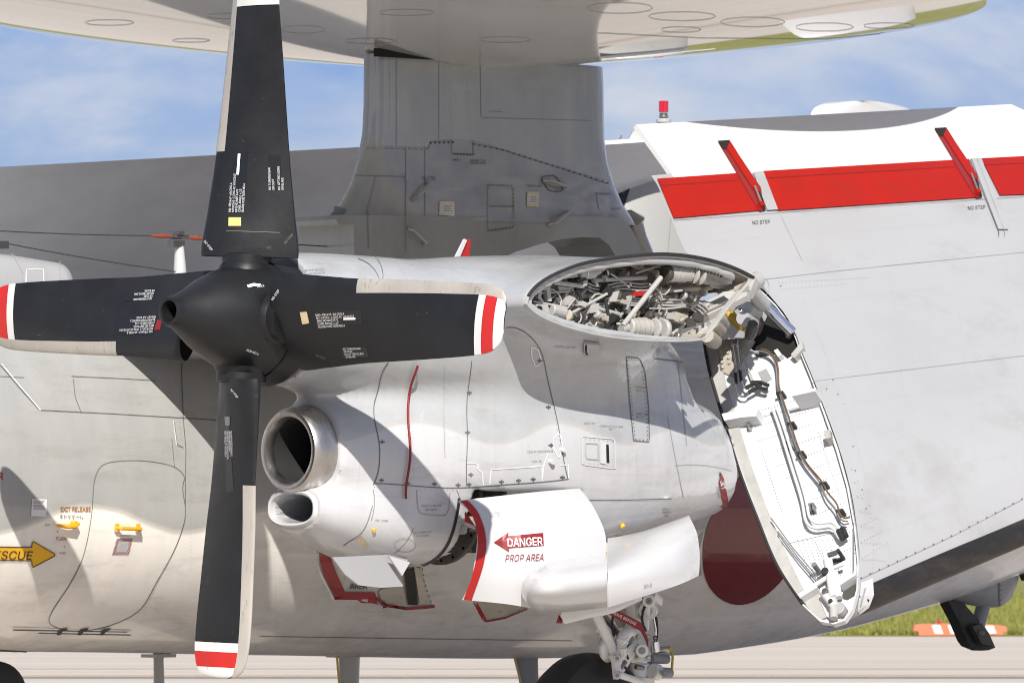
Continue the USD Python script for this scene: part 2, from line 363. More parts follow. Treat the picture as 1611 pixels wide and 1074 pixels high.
def prism(pts3, vec):
    """solid from a planar outline of points, pushed along vec"""
    pts3 = np.asarray(pts3, float); vec = np.asarray(vec, float)
    c = pts3.mean(0); n = np.linalg.svd(pts3 - c)[2][2]
    u = np.cross(n, [0, 0, 1.0]) if abs(n[2]) < .9 else np.cross(n, [1.0, 0, 0]); u /= np.linalg.norm(u); w = np.cross(n, u)
    p2 = np.c_[(pts3 - c) @ u, (pts3 - c) @ w]; k = len(pts3)
    pol = Polygon(p2)
    if not pol.is_valid: pol = pol.buffer(0)
    v, f = trimesh.creation.triangulate_polygon(pol, engine='earcut')
    top = c + v[:, :1] * u + v[:, 1:2] * w; nv = len(top)
    vv = np.vstack([top, top + vec]); ff = [tuple(x) for x in f] + [tuple(x[::-1] + nv) for x in f]
    o = len(vv); vv = np.vstack([vv, pts3, pts3 + vec])
    for i in range(k):
        j = (i + 1) % k; ff += [(o + i, o + j, o + k + j), (o + i, o + k + j, o + k + i)]
    m = T(vv, ff); trimesh.repair.fix_normals(m)
    return m
def obox(c, ax, ay, az):
    c, ax, ay, az = (np.asarray(x, float) for x in (c, ax, ay, az))
    m = trimesh.creation.box((1, 1, 1)); v = np.asarray(m.vertices)
    m2 = T(c + v[:, :1] * ax + v[:, 1:2] * ay + v[:, 2:3] * az, m.faces)
    if m2.volume < 0: m2.invert()
    return m2
def patch(rows, thick=0.0, nu=24, nv=24):
    """smooth sheet through rows of (px, py, Y) pixel points; thick metres behind its front"""
    g = np.array([[at(x, y, Y) for x, y, Y in r] for r in rows])
    k, n = g.shape[:2]
    f1 = PchipInterpolator(np.linspace(0, 1, k), g, axis=0)(np.linspace(0, 1, nu))
    f2 = PchipInterpolator(np.linspace(0, 1, n), f1, axis=1)(np.linspace(0, 1, nv))
    v = f2.reshape(-1, 3); f = []
    for i in range(nu - 1):
        for j in range(nv - 1):
            a = i * nv + j; f += [(a, a + 1, a + nv + 1), (a, a + nv + 1, a + nv)]
    m = T(v, f)
    if np.mean(np.einsum('ij,ij->i', m.face_normals, m.triangles_center - CAM)) > 0: f = [x[::-1] for x in f]; m = T(v, f)
    if not thick: return m
    vn = np.array(m.vertex_normals); w = v - vn * thick; N = len(v)
    ff = f + [(a + N, c + N, b + N) for a, b, c in f]
    rim = [j for j in range(nv)] + [i * nv + nv - 1 for i in range(1, nu)] + [(nu - 1) * nv + j for j in range(nv - 2, -1, -1)] + [i * nv for i in range(nu - 2, 0, -1)]
    o = 2 * N; vv = np.vstack([v, w, v[rim], w[rim]]); L = len(rim)
    for i in range(L):
        j = (i + 1) % L; ff += [(o + i, o + j, o + L + j), (o + i, o + L + j, o + L + i)]
    m = T(vv, ff)
    return m
def surface_nets(F, org, h):
    s = F < 0; nx, ny, nz = F.shape
    cs = np.zeros((nx - 1, ny - 1, nz - 1), int)
    cr = [(a, b, c) for a in (0, 1) for b in (0, 1) for c in (0, 1)]
    sl = lambda A, o: A[o[0]:nx - 1 + o[0], o[1]:ny - 1 + o[1], o[2]:nz - 1 + o[2]]
    for o in cr: cs += sl(s, o)
    act = (cs > 0) & (cs < 8); idx = np.full(act.shape, -1); idx[act] = np.arange(act.sum())
    base = np.argwhere(act); acc = np.zeros((len(base), 3)); cnt = np.zeros(len(base))
    for a in cr:
        for ax in range(3):
            if a[ax]: continue
            b = list(a); b[ax] = 1
            fa, fb = sl(F, a)[act], sl(F, b)[act]; x = (fa < 0) != (fb < 0)
            t = np.where(x, fa / np.where(x, fa - fb, 1), 0)
            p = np.array(a, float)[None] + t[:, None] * (np.arange(3) == ax)
            acc[x] += p[x]; cnt += x
    V = (base + acc / cnt[:, None]) * h + org; fs = []
    for ax in range(3):
        u, w = (ax + 1) % 3, (ax + 2) % 3
        A = np.moveaxis(s, (ax, u, w), (0, 1, 2)); I = np.moveaxis(idx, (ax, u, w), (0, 1, 2))
        A0, A1 = A[:-1, 1:-1, 1:-1], A[1:, 1:-1, 1:-1]; x = A0 != A1
        q = np.stack([I[:, :-1, :-1][x], I[:, 1:, :-1][x], I[:, 1:, 1:][x], I[:, :-1, 1:][x]], 1)
        inside = A0[x]; q[~inside] = q[~inside][:, ::-1]; fs.append(q)
    q = np.vstack(fs); q = q[(q >= 0).all(1)]
    return T(V, np.vstack([q[:, [0, 1, 2]], q[:, [0, 2, 3]]]))
def smin(a, b, k):
    h = np.clip(.5 + .5 * (b - a) / k, 0, 1); return b * (1 - h) + a * h - k * h * (1 - h)

# ------------------------------------------------------------------ ground
def sheet(poly, z, cellsize=None):
    v, f = trimesh.creation.triangulate_polygon(Polygon(poly), engine='earcut')
    return T(np.c_[v, np.full(len(v), z)], f)
def gxy(r, d):
    """ground position r metres right and d metres away from the camera"""
    p = CAM + R_ * r + np.array([math.sqrt(.5), math.sqrt(.5), 0]) * d; return p[:2]
dgrass = 1.7 * FP / 181
key(obj('ground', sheet([gxy(-3000, -3000), gxy(3000, -3000), gxy(3000, 3000), gxy(-3000, 3000)], 0), 'turf'), kind='structure')
key(obj('taxiway', sheet([gxy(-900, -120), gxy(900, -120), gxy(900, dgrass), gxy(-900, dgrass)], .004), 'concrete'), kind='structure')
key(obj('added_apron', sheet([gxy(-900, dgrass - .0), gxy(3.4, dgrass), gxy(9.6, 245), gxy(-900, 245)], .004), 'concrete'), kind='structure')  # unseen concrete, added to keep turf green out of the rotodome reflection
for y, w, mat in ((1063, .10, 'rescue_yellow'), (1066.5, .16, 'print_black'), (1071, .12, 'rescue_yellow')):
    d = 1.7 * FP / (y - 820)
    if y > 1070: continue
    key(obj('taxiway_line', sheet([gxy(-60, d), gxy(60, d), gxy(60, d + w * 2), gxy(-60, d + w * 2)], .008), mat), kind='structure')
for y in (1052,):
    d = 1.7 * FP / (y - 820); key(obj('taxiway_joint', sheet([gxy(-60, d), gxy(60, d), gxy(60, d + .10), gxy(-60, d + .10)], .008), 'joint'), kind='structure')
bl = []
for i in range(26000):
    rr_, dd = rng.uniform(3.5, 9.0), dgrass + 1.4 + rng.uniform(0, 1) ** 1.6 * 45
    rr_ = rr_ * dd / 83
    x, y = gxy(rr_, dd); hh = rng.uniform(.05, .17); a = rng.uniform(0, 6.28); wd = rng.uniform(.008, .018)
    ln = rng.normal(0, .05, 2); bl.append([[x + wd * math.cos(a), y + wd * math.sin(a), 0], [x - wd * math.cos(a), y - wd * math.sin(a), 0], [x + ln[0], y + ln[1], hh]])
bl = np.array(bl).reshape(-1, 3)
key(obj('grass', T(bl, np.arange(len(bl)).reshape(-1, 3)), 'grass_blade'), kind='stuff', label='yellow green grass verge beyond the far edge of the taxiway', category='grass')

# ================================================================== the aeroplane
PLANE = thing('airplane', 'grey twin propeller radar aeroplane parked with its wings folded back', 'airplane')

# ------------------------------------------------------------------ fuselage
YF = 4.1
def fz(px, py): p = at(px, py, YF); return p[0], p[2]
bot = [(-9.0, .95), (-4.0, .90)] + [fz(*q) for q in ((0, 1025), (400, 1030), (850, 1035), (1050, 1031), (1150, 1019), (1288, 995), (1380, 971), (1487, 940), (1560, 912), (1650, 880))]
bot += [(bot[-1][0] + 2.5, bot[-1][1] + .75)]
bx, bz = np.array(bot).T; fb = PchipInterpolator(bx, bz)
ft = PchipInterpolator([-9, -5, -2, 2, 8, 12, 16], [2.6, 3.0, 3.12, 3.14, 3.14, 2.95, 2.75])
fwid = PchipInterpolator([-9, -5, -2, 7, 10, 13, 16], [.8, 1.0, 1.05, 1.05, .92, .65, .40])
rings = []
for X in np.linspace(-8.5, bx[-1] - .2, 90):
    a = np.linspace(0, 2 * np.pi, 73)[:-1]; t, b, w = float(ft(X)), float(fb(X)), float(fwid(X))
    ca, sa = np.cos(a), np.sin(a)
    rings.append(np.c_[np.full(72, X), YF + w * np.sign(ca) * np.abs(ca) ** .94, np.where(sa > 0, b + (t - b) * .43 + (t - b) * .57 * np.abs(sa) ** .94, b + (t - b) * .43 * (1 - np.abs(sa) ** 1.04))])
FUS = loft(rings); trimesh.repair.fix_normals(FUS)
fus = obj('fuselage', FUS, 'fuselage_paint', PLANE, smooth=40)
PF = Proj(FUS)
put('rivets', join(*[dots(dotline(q, 6), .55, PF) for q in ([(30, 690), (120, 694)], [(205, 600), (212, 650)], [(60, 700), (62, 780)], [(300, 700), (300, 900)], [(430, 850), (436, 1000)], [(560, 960), (900, 968)], [(600, 900), (606, 1010)], [(760, 960), (766, 1015)], [(900, 940), (906, 1015)], [(1010, 1000), (1200, 985)], [(20, 960), (70, 962)], [(320, 960), (330, 1010)])]), 'soft_rivet', fus, kind='stuff')
# doors, seams and print on the fuselage
door_line = [(290, 752), (287, 775), (291, 800), (285, 835), (268, 875), (240, 925), (222, 955), (185, 978), (150, 988), (90, 986), (77, 978), (82, 960), (105, 925), (128, 880), (140, 830), (145, 790), (148, 755), (160, 732), (180, 726), (255, 729), (278, 737), (290, 752)]
dl = smoothline(door_line, 5)
put('door', decal(Polygon(dl), PF, .004), 'fuselage_paint', fus, smooth=40)
put('door_seam', strip(dl, 1.0, PF, .006), 'seam', fus)
sm = []
for q, w in (([(0, 574), (30, 610), (62, 645), (180, 651), (330, 660), (360, 663)], 1.3), ([(112, 592), (200, 596), (245, 599)], 1.0), ([(0, 592), (38, 594)], .9), ([(285, 572), (288, 660), (292, 705), (291, 800)], 1.1),
             ([(274, 664), (278, 700), (288, 704)], .9), ([(115, 596), (118, 625), (128, 650)], .9), ([(20, 990), (200, 993)], 1.6), ([(0, 1022), (42, 1025)], 2.0), ([(410, 1000), (900, 1007)], .8), ([(270, 690), (275, 745)], .8), ([(60, 995), (205, 998)], 1.2)):
    sm.append(strip(q, w, PF, .003))
putall('panel_seam', sm, 'seam', fus)
putall('pale_panel_seam', (strip([(2, 573), (32, 609), (63, 645)], 1.6, PF, .005), strip([(272, 662), (277, 700)], 1.0, PF, .005), strip([(20, 986), (80, 988), (205, 991)], 2.0, PF, .005)), 'pale_seam', fus)
put('rivets', join(dots(dotline([(70, 646), (330, 657)], 21), 1.1, PF), dots(dotline([(115, 591), (245, 597)], 14), .8, PF), dots(dotline([(282, 580), (284, 700)], 9), .8, PF), dots(dotline([(272, 668), (280, 702)], 5), .7, PF), dots(dotline([(295, 700), (298, 800)], 6), .6, PF)), 'soft_rivet', fus, kind='stuff')
hin = ([decal([(x, 988), (x + 7, 986), (x + 14, 985), (x + 12, 988), (x + 6, 990), (x + 2, 996), (x - 4, 996)], PF, .012) for x in (92, 125, 160)])
putall('door_hinge', hin, 'print_black', fus)
def handle(p0, p1, p2, p3, r, par, ends=True):
    a = [PF.q(*p0, .012), PF.q(*p1, .05), PF.q(*p2, .05), PF.q(*p3, .012)]
    ms = [tube([a[0], a[1] * .85 + a[0] * .15, a[1], (a[1] + a[2]) / 2, a[2], a[2] * .85 + a[3] * .15, a[3]], r, 10)]
    return ms
hd = join(*handle((181, 829), (184, 828), (214, 829), (217, 829), .012, fus), *[obox(PF.q(x, 829, .012), [0.024, 0, 0], [0, .02, 0], [0, 0, .05]) for x in (182, 215)])
put('door_handle', hd, 'handle_orange', fus, smooth=40)
hd = join(tube([PF.q(87, 825, .02), PF.q(100, 826, .035), PF.q(112, 825, .04), PF.q(118, 822, .03)], [.010, .014, .017, .014], 10), cyl(PF.q(113, 822, 0), PF.q(113, 822, .04), .016))
put('exit_release_handle', hd, 'handle_orange', fus, smooth=40)
put('rescue_arrow', decal([(-20, 859), (49, 860), (50, 850), (88, 872), (50, 892), (49, 881), (-20, 880)], PF, .004), 'rescue_yellow', fus)
put('arrow_outline', join(*[strip(q, 1.3, PF, .007) for q in ([(-20, 859), (49, 860)], [(49, 860), (50, 850), (88, 872), (50, 892), (49, 881)], [(49, 881), (-20, 880)])]), 'print_black', fus)
put('lettering', text('RESCUE', -24, 878, 13, PF, 1, 1.05, .2, .008), 'print_black', fus)
put('lettering', text('PASSENGER', -78, 754, 11, PF, 0, .92, 0, .005, True), 'red_edge', fus)
put('lettering', join(text('EXIT RELEASE', 94, 804, 7.0, PF, 0, .72, 0, .005, True), text('TURN', 86, 850, 6, PF, 0, .8, .2), text('EXIT', 70, 827, 3.4, PF, 0, .8), text('PUSH', 93, 871, 3.4, PF, 0, .8)), 'print_brown', fus)
# the Japanese line, stroke by stroke
def strokes(x, y, w, h, ss): return [strip([(x + a * w, y + b * h) for a, b in s], .9, PF, .005) for s in ss]
jp = []
G = {'de': [[(.5, 0), (.5, 1)], [(.15, .1), (.15, .45), (.85, .45), (.85, .1)], [(.02, .55), (.02, 1), (.98, 1), (.98, .55)]], 'ko': [[(.1, .15), (.1, .95), (.9, .95), (.9, .15), (.1, .15)]],
     'ri': [[(.2, .1), (.2, .6)], [(.75, .05), (.75, .6), (.4, 1)]], 'su': [[(.1, .2), (.8, .2), (.5, .65), (.05, 1)], [(.5, .65), (.95, 1)]], 'bar': [[(.05, .5), (.95, .5)]]}
for i, g in enumerate(('de', 'ko', 'ri', 'ri', 'bar', 'su')): jp += strokes(93 + i * 6.4, 809, 5.4, 6.4, G[g])
put('lettering', join(*jp), 'print_grey', fus)
put('lettering', join(strip([(89, 834), (91, 837)], 1, PF), strip([(100, 858), (102, 861)], 1, PF), text('HAND CLIP', 189, 843, 2.6, PF, 0, .8)), 'print_grey', fus)
put('paper_notice', decal([(50, 784), (73, 785), (72, 812), (48, 811)], PF, .005), 'paper', fus)
put('lettering', join(*[strip([(51, y), (71 - rng.uniform(0, 6), y)], .7, PF, .008) for y in np.arange(787, 801, 2.2)]), 'print_grey', fus)
def hazard(name, quad, P, mat_bg, mat_st, par, n=7, core=True, off=.005):
    """striped warning placard: pale field, slanting bars round a printed middle"""
    a, b, c, d = (np.array(p, float) for p in quad)
    put(name, decal(Polygon(quad), P, off), mat_bg, par)
    f = lambda u, v: a * (1 - u) * (1 - v) + b * u * (1 - v) + c * u * v + d * (1 - u) * v
    full = Polygon(quad); inner = Polygon([f(.2, .22), f(.8, .22), f(.8, .78), f(.2, .78)]) if core else Polygon()
    ss = []
    for i in range(-n, 2 * n):
        s = Polygon([f((i + .5) / n, 0), f((i + 1) / n, 0), f((i - 1.5) / n, 1), f((i - 2) / n, 1)]).intersection(full).difference(inner)
        if not s.is_empty and s.area > .3: ss.append(decal(s, P, off + .002))
    put(name + '_stripes', join(*ss), mat_st, par)
    put('lettering', join(*[strip([f(.24, v), f(.76, v)], .8, P, off + .003) for v in (.32, .44, .56, .68)]), 'print_black', par)
hazard('warning_placard', [(183, 846), (208, 846), (202, 872), (175, 872)], PF, 'paper', 'dark_red', fus)
# red disc on the rear fuselage
rc = PF.q(1165, 862, 0)
rd = [proj(np.array([rc[0] + .36 + .64 * math.cos(t), at(1105, 862, 2.7)[1], rc[2] + .06 + .66 * math.sin(t)]))[:2] for t in np.linspace(0, 2 * np.pi, 49)[:-1]]
rd = [(1105, 868), (1106, 895), (1114, 920), (1130, 939), (1150, 949), (1175, 949), (1205, 935), (1235, 905), (1262, 860), (1275, 810), (1268, 765), (1240, 738), (1200, 730), (1160, 752), (1128, 795), (1110, 835), (1105, 868)]
put('red_roundel', decal(Polygon(smoothline(rd, 6)), PF, .005), 'roundel_red', fus)
put('pale_band', decal([(1098, 842), (1107, 836), (1100, 865), (1103, 905), (1097, 900)], PF, .003), 'wing_grey', fus)

# fairing and mast on the fuselage roof
def rounded(px0, py0, px1, py1, Y0, Y1, r, mat, name, n=10):
    a, b = at(px0, py1, Y0), at(px1, py0, Y0)
    m = trimesh.creation.box((1, 1, 1)); return a, b
xa, xb, zt, zb = at(-260, 390, YF - .35)[0], at(139, 390, YF - .35)[0], at(0, 384, YF - .35)[2], 2.95
rings = []
for X in np.linspace(xa, xb, 40):
    s = (X - xa) / (xb - xa); e = 1 - max(0, (s - .72) / .28) ** 2.4 * .18; hh = (zt - .02 - zb) * (1 - .16 * max(0, (s - .45) / .55) ** 1.6) * (1 if s < .965 else max(.55, 1 - ((s - .965) / .035) ** 2 * .4))
    w = .34 * (1 if s < .93 else math.sqrt(max(.25, 1 - ((s - .93) / .07) ** 2 * .7)))
    a = np.linspace(0, 2 * np.pi, 41)[:-1]; p = .45
    rings.append(np.c_[np.full(40, X), YF + w * np.sign(np.cos(a)) * np.abs(np.cos(a)) ** p, zb + hh * np.sign(np.sin(a)) * np.abs(np.sin(a)) ** p])
RAD = loft(rings); trimesh.repair.fix_normals(RAD)
rad = obj('roof_fairing', RAD, 'wing_grey', PLANE, smooth=40)
PR = Proj(RAD)
put('access_panel', strip([(40, 449), (41, 424), (68, 424), (68, 449)], 1.4, PR, .004), 'pale_seam', rad)
putall('panel_seam', (strip([(94, 404), (95, 449)], 1.0, PR, .003), strip([(0, 392), (20, 400), (36, 430), (38, 449)], 1.2, PR, .004)), 'soft_rivet', rad)
put('roof_fitting', prism([at(*q, YF - .1) for q in ((3, 391), (3, 379), (14, 379), (14, 391))], [0, .05, 0]), 'print_black', rad)
mast = obj('antenna_post', cat([tube([at(284, 452, YF), at(283, 420, YF), at(282, 386, YF)], [.048, .042, .030], 12)]), 'cowl_white', PLANE, smooth=40)
obj('bracket', cat([prism([at(*q, YF - .03) for q in ((273, 389), (273, 378), (291, 378), (291, 384), (288, 388))], [0, .06, 0]), obox(at(281, 367, YF), [.05, .0, 0], [0, .06, 0], [0, 0, .025]), cyl(at(268, 372, YF), at(296, 373, YF), .016)]), 'dark_steel', mast)
wires = []
for a, b, s in (((-40, 361), (240, 371), 2), ((318, 375), (330, 377), 0), ((470, 385), (729, 398), 1), ((730, 398), (870, 409), 0), ((10, 383), (320, 433), 3), ((735, 381), (832, 389), 0)):
    p, q = at(*a, YF), at(*b, YF); t = np.linspace(0, 1, 12)[:, None]
    wires.append(p + (q - p) * t - np.array([0, 0, 1]) * (4 * t * (1 - t)) * s * .004)
for w in wires: obj('antenna_wire', tube(w, .0045, 5), 'print_black', PLANE)
for a, b in (((238, 371), (270, 372)), ((294, 373), (322, 376))):
    obj('wire_insulator', tube([at(*a, YF), at((a[0] + b[0]) / 2, (a[1] + b[1]) / 2, YF), at(*b, YF)], [.006, .016, .009], 8), 'insulator', mast)
# blades under the belly
for x0, x1, b0, b1, mat in ((237, 262, 240, 262, 'pylon_grey'), (527, 572, 533, 566, 'pylon_light'), (806, 852, 820, 850, 'tail_grey')):
    pz = at(x0, 1020, YF)[2]; ml = []
    for z, l, r in ((pz + .1, x0, x1), (at(x0, 1040, YF)[2], x0 + 3, x1 - 3), (at(x0, 1110, YF)[2], b0, b1)):
        A, B = at(l, 1040, YF)[0], at(r, 1040, YF)[0]; c = (A + B) / 2; w = (B - A) / 2
        a = np.linspace(0, 2 * np.pi, 17)[:-1]
        ml.append(np.c_[c + w * .82 * np.cos(a), YF + w * .28 * np.sin(a), np.full(16, z)])
    o = obj('belly_mast', loft(ml), mat, PLANE, smooth=50)
    A, B = at(x0 - 6, 1031, YF)[0], at(x1 + 6, 1031, YF)[0]
    obj('flange', obox([(A + B) / 2, YF, at(x0, 1031, YF)[2]], [(B - A) * .9, 0, 0], [0, .14, 0], [0, 0, .022]), mat, o)
    if x0 > 500: obj('drain_tube', tube([at(x0 + 3, 1032, YF - .05), at(b0 + 1, 1080, YF - .05)], .008, 6), 'amber_label', o)
# nose wheel
nw = at(-14, 1100, YF)
wheel = obj('nose_wheel', loft([[np.array([nw[0] + r * math.cos(t), nw[1] + y, nw[2] + r * math.sin(t)]) for t in np.linspace(0, 2 * np.pi, 33)[:-1]] for y, r in ((-.11, .13), (-.11, .20), (-.075, .245), (0, .255), (.075, .245), (.11, .2), (.11, .13))]), 'rubber', PLANE, smooth=40)

# ------------------------------------------------------------------ nacelle and stub of the port wing, as one blended skin
YC = -1.02                                         # plane in which the wing is cut for folding
rim_px = [(826, 478), (829, 466), (838, 454), (856, 440), (880, 428), (910, 417), (950, 409), (1000, 403), (1040, 401), (1080, 404), (1120, 412), (1155, 424), (1183, 438), (1178, 446), (1150, 480), (1124, 515), (1108, 535), (1075, 538), (1040, 538), (1000, 536), (960, 532), (920, 524), (885, 514), (855, 502), (836, 490)]
def dense(poly, n=160):
    l = LineString(list(poly) + [poly[0]]); return np.array([l.interpolate(i / n, normalized=True).coords[0] for i in range(n)])
top = smoothline(rim_px[:13], 6); bott = smoothline(rim_px[16:] + [rim_px[0]], 6)
rim_px = np.vstack([top, [(1178, 446), (1150, 480), (1124, 515)], bott[:-1]])
rim3 = np.array([at(x, y, YC) for x, y in rim_px]); rim2 = rim3[:, [0, 2]]
hh_ = .026
gx, gy, gz = np.arange(.14, 4.1, hh_), np.arange(-1.16, .9, hh_), np.arange(1.30, 3.36, hh_)
X3, Y3, Z3 = np.meshgrid(gx, gy, gz, indexing='ij'); ZR = Z3 - H
def lobe(tab, x0, x1, p=2.0):
    t = np.array(tab); f = [PchipInterpolator(t[:, 0], t[:, k])(np.clip(gx, t[0, 0], t[-1, 0]))[:, None, None] for k in (1, 2, 3)]
    zc, a, b = f; q = ((np.abs(Y3) / a) ** p + (np.abs(ZR - zc) / b) ** p) ** (1 / p)
    return np.maximum((q - 1) * np.minimum(a, b), np.maximum(x0 - X3, X3 - x1))
upper = lobe([(.14, -.01, .385, .375), (.4, -.02, .44, .395), (.8, -.05, .53, .425), (1.2, -.09, .60, .455), (1.7, -.14, .65, .49), (2.3, -.16, .66, .48), (2.7, -.22, .54, .43), (3.1, -.30, .40, .38), (3.5, -.42, .22, .28)], .19, 3.35)
lower = lobe([(.30, -.765, .235, .24), (.5, -.775, .31, .295), (.8, -.80, .42, .38), (1.15, -.82, .52, .46), (1.7, -.80, .60, .52), (2.3, -.80, .61, .56), (2.8, -.79, .56, .52), (3.3, -.80, .44, .45), (3.85, -.82, .30, .30)], .45, 3.80, 2.35)
chin = lobe([(.30, -1.10, .205, .105), (.5, -1.105, .30, .19), (.8, -1.12, .40, .28), (1.0, -1.12, .445, .315), (1.28, -1.12, .465, .315)], .34, 1.275, 2.3)
body = smin(upper, lower, .16); body = smin(body, chin, .07)
g2 = shapely.points(*[a.ravel() for a in np.meshgrid(gx, gz, indexing='ij')])
def sdf2(poly2):
    P_ = Polygon(poly2).buffer(0); d = shapely.distance(P_.exterior, g2); ins = shapely.contains(P_, g2)
    return np.where(ins, -d, d).reshape(len(gx), len(gz))[:, None, :]
wing2 = sdf2(rim2)
stub = np.maximum(np.maximum(wing2, Y3 - .75), X3 - 2.95 - .6 * (Y3 + 1.1)) + 0 * Y3
body = smin(body, stub, .24)
body = np.maximum(body, YC - Y3)
lim = np.interp(ZR, [-1.4, -1.15, -1.0, -.9, -.73, -.55, -.37, -.13, .1, .4], [3.80, 4.02, 4.15, 4.17, 4.08, 3.98, 3.90, 3.86, 4.2, 4.6])   # the tail of the nacelle narrows towards the exhaust
_q = (X3 - Y3 - lim) / 1.45; _h = np.clip(.5 + .5 * (body - _q) / .10, 0, 1); body = _q * (1 - _h) + body * _h + .10 * _h * (1 - _h)
_pb = Polygon(rim2).buffer(-.055); cav = np.maximum(sdf2(_pb.union(affinity.translate(_pb, .12, -.01)).union(affinity.translate(_pb, .24, -.02)).intersection(sbox(0, H - .13, 9, H + .24)).union(_pb).exterior.coords), np.maximum(Y3 + .50, -1.3 - Y3))
body = np.maximum(body, -cav)
duct = np.maximum(np.sqrt(Y3 ** 2 + (ZR + .765) ** 2) - .195, X3 - 1.0); body = np.maximum(body, -duct)
duct2 = np.maximum((((np.abs(Y3) / .175) ** 2.6 + (np.abs(ZR + 1.10) / .078) ** 2.6) ** (1 / 2.6) - 1) * .07, X3 - .85); body = np.maximum(body, -duct2)
well = np.maximum(np.maximum(1.285 - X3, X3 - 2.12), ZR + 1.0); body = np.maximum(body, -well)
well2 = np.maximum(np.maximum(np.maximum(1.31 - X3, X3 - 2.08), ZR + .72), np.abs(Y3) - .50); body = np.maximum(body, -well2)
NAC = surface_nets(body, np.array([gx[0], gy[0], gz[0]]), hh_)
nac = obj('engine_nacelle', NAC, 'nacelle_paint', PLANE, smooth=38)
PN = Proj(NAC)

# exact collar of the cut, with the lip and the bay lining
inn = np.array(Polygon(rim2).buffer(-.016).exterior.coords)[:-1]
def ring3(p2, Y): return np.c_[p2[:, 0], np.full(len(p2), Y), p2[:, 1]]
def rs(p2, n=150):
    l = LineString(np.vstack([p2, p2[:1]])); c = np.array([l.interpolate(i / n, normalized=True).coords[0] for i in range(n)])
    k = np.argmin(c[:, 0]); c = np.roll(c, -k, 0)
    if Polygon(c).exterior.is_ccw: c = np.r_[c[:1], c[:0:-1]]
    return c
ro, ri = rs(rim2), rs(inn)
STUB_LIP = loft([ring3(ro, YC + .012), ring3(ro, YC - .004), ring3((ro * .8 + ri * .2), YC - .010), ring3((ro * .2 + ri * .8), YC - .010), ring3(ri, YC - .004), ring3(ri, YC + .03)], cap=False); trimesh.repair.fix_normals(STUB_LIP)
obj('fold_rim', STUB_LIP, 'bay_white', nac, smooth=40)
LIN = loft([ring3(ri, YC), ring3(ri, -.74)], cap=False)
_c = LIN.triangles_center; _aft = (_c[:, 0] > at(1112, 530, YC)[0] + .0) & (_c[:, 2] < H + .20) & (_c[:, 2] > H - .135); LIN.update_faces(~_aft)
bay = obj('wing_fold_bay', join(LIN, prism(ring3(ri, -.74), [0, .01, 0])), 'bay_cream', PLANE)
seal = np.array([at(x, y, YC)[[0, 2]] for x, y in top[2:]])
obj('rubber_seal', tube(np.c_[seal[:, 0], np.full(len(seal), YC - .014), seal[:, 1] + .004], .011, 6), 'rubber', nac)

# ---- propeller
p_, y_ = math.radians(2.4), math.radians(3.2); HUB = np.array([-.045, 0, H - .016])
AX = np.array([-math.cos(p_) * math.cos(y_), -math.cos(p_) * math.sin(y_), math.sin(p_)]); VV = np.array([-math.sin(y_), math.cos(y_), 0]); UU = np.cross(AX, VV)
if UU[2] < 0: UU = -UU
def revolve(prof, origin, ax, n=56, close=False):
    u = np.cross(ax, [0, 0, 1.0]) if abs(ax[2]) < .9 else np.cross(ax, [1.0, 0, 0]); u /= np.linalg.norm(u); w = np.cross(ax, u)
    a = np.linspace(0, 2 * np.pi, n, endpoint=False)
    m = loft([origin + ax * x + r * (np.cos(a)[:, None] * u + np.sin(a)[:, None] * w) for x, r in prof], cap=close)
    trimesh.repair.fix_normals(m); return m
pr = [(.38, .045), (.52, .052), (.592, .056), (.606, .062), (.610, .070), (.606, .080), (.585, .088), (.545, .098), (.44, .150), (.33, .212), (.20, .268), (.10, .302), (0, .330), (-.06, .343)]
SPIN = revolve(pr, HUB, AX); SPIN2 = revolve([(-.062, .30), (-.064, .340), (-.068, .352), (-.13, .368), (-.19, .380), (-.20, .37), (-.20, .30)], HUB, AX)
prop = obj('propeller', SPIN, 'spinner_black', PLANE, smooth=35)
obj('back_plate', SPIN2, 'spinner_black', prop, smooth=35)
obj('spinner_bore', revolve([(.39, .001), (.39, .046)], HUB, AX), 'gap_black', prop)
PS = Proj(cat([SPIN, SPIN2]))
rT = [.34, .365, .6, .95, 1.2, 1.48, 1.81, 1.90, 1.96, 2.01, 2.04, 2.055]
cT = [.575, .590, .545, .48, .455, .43, .40, .385, .362, .318, .25, .12]
bT = [25.5, 25, 20.5, 14.5, 8.5, 2.5, -5.0, -6, -6.3, -6.6, -6.8, -7]
tT = [.26, .26, .19, .105, .085, .07, .06, .055, .05, .05, .05, .05]
fc, fbt, ftk = (PchipInterpolator(rT, q) for q in (cT, bT, tT))
xs = (1 - np.cos(np.linspace(0, np.pi, 22))) / 2
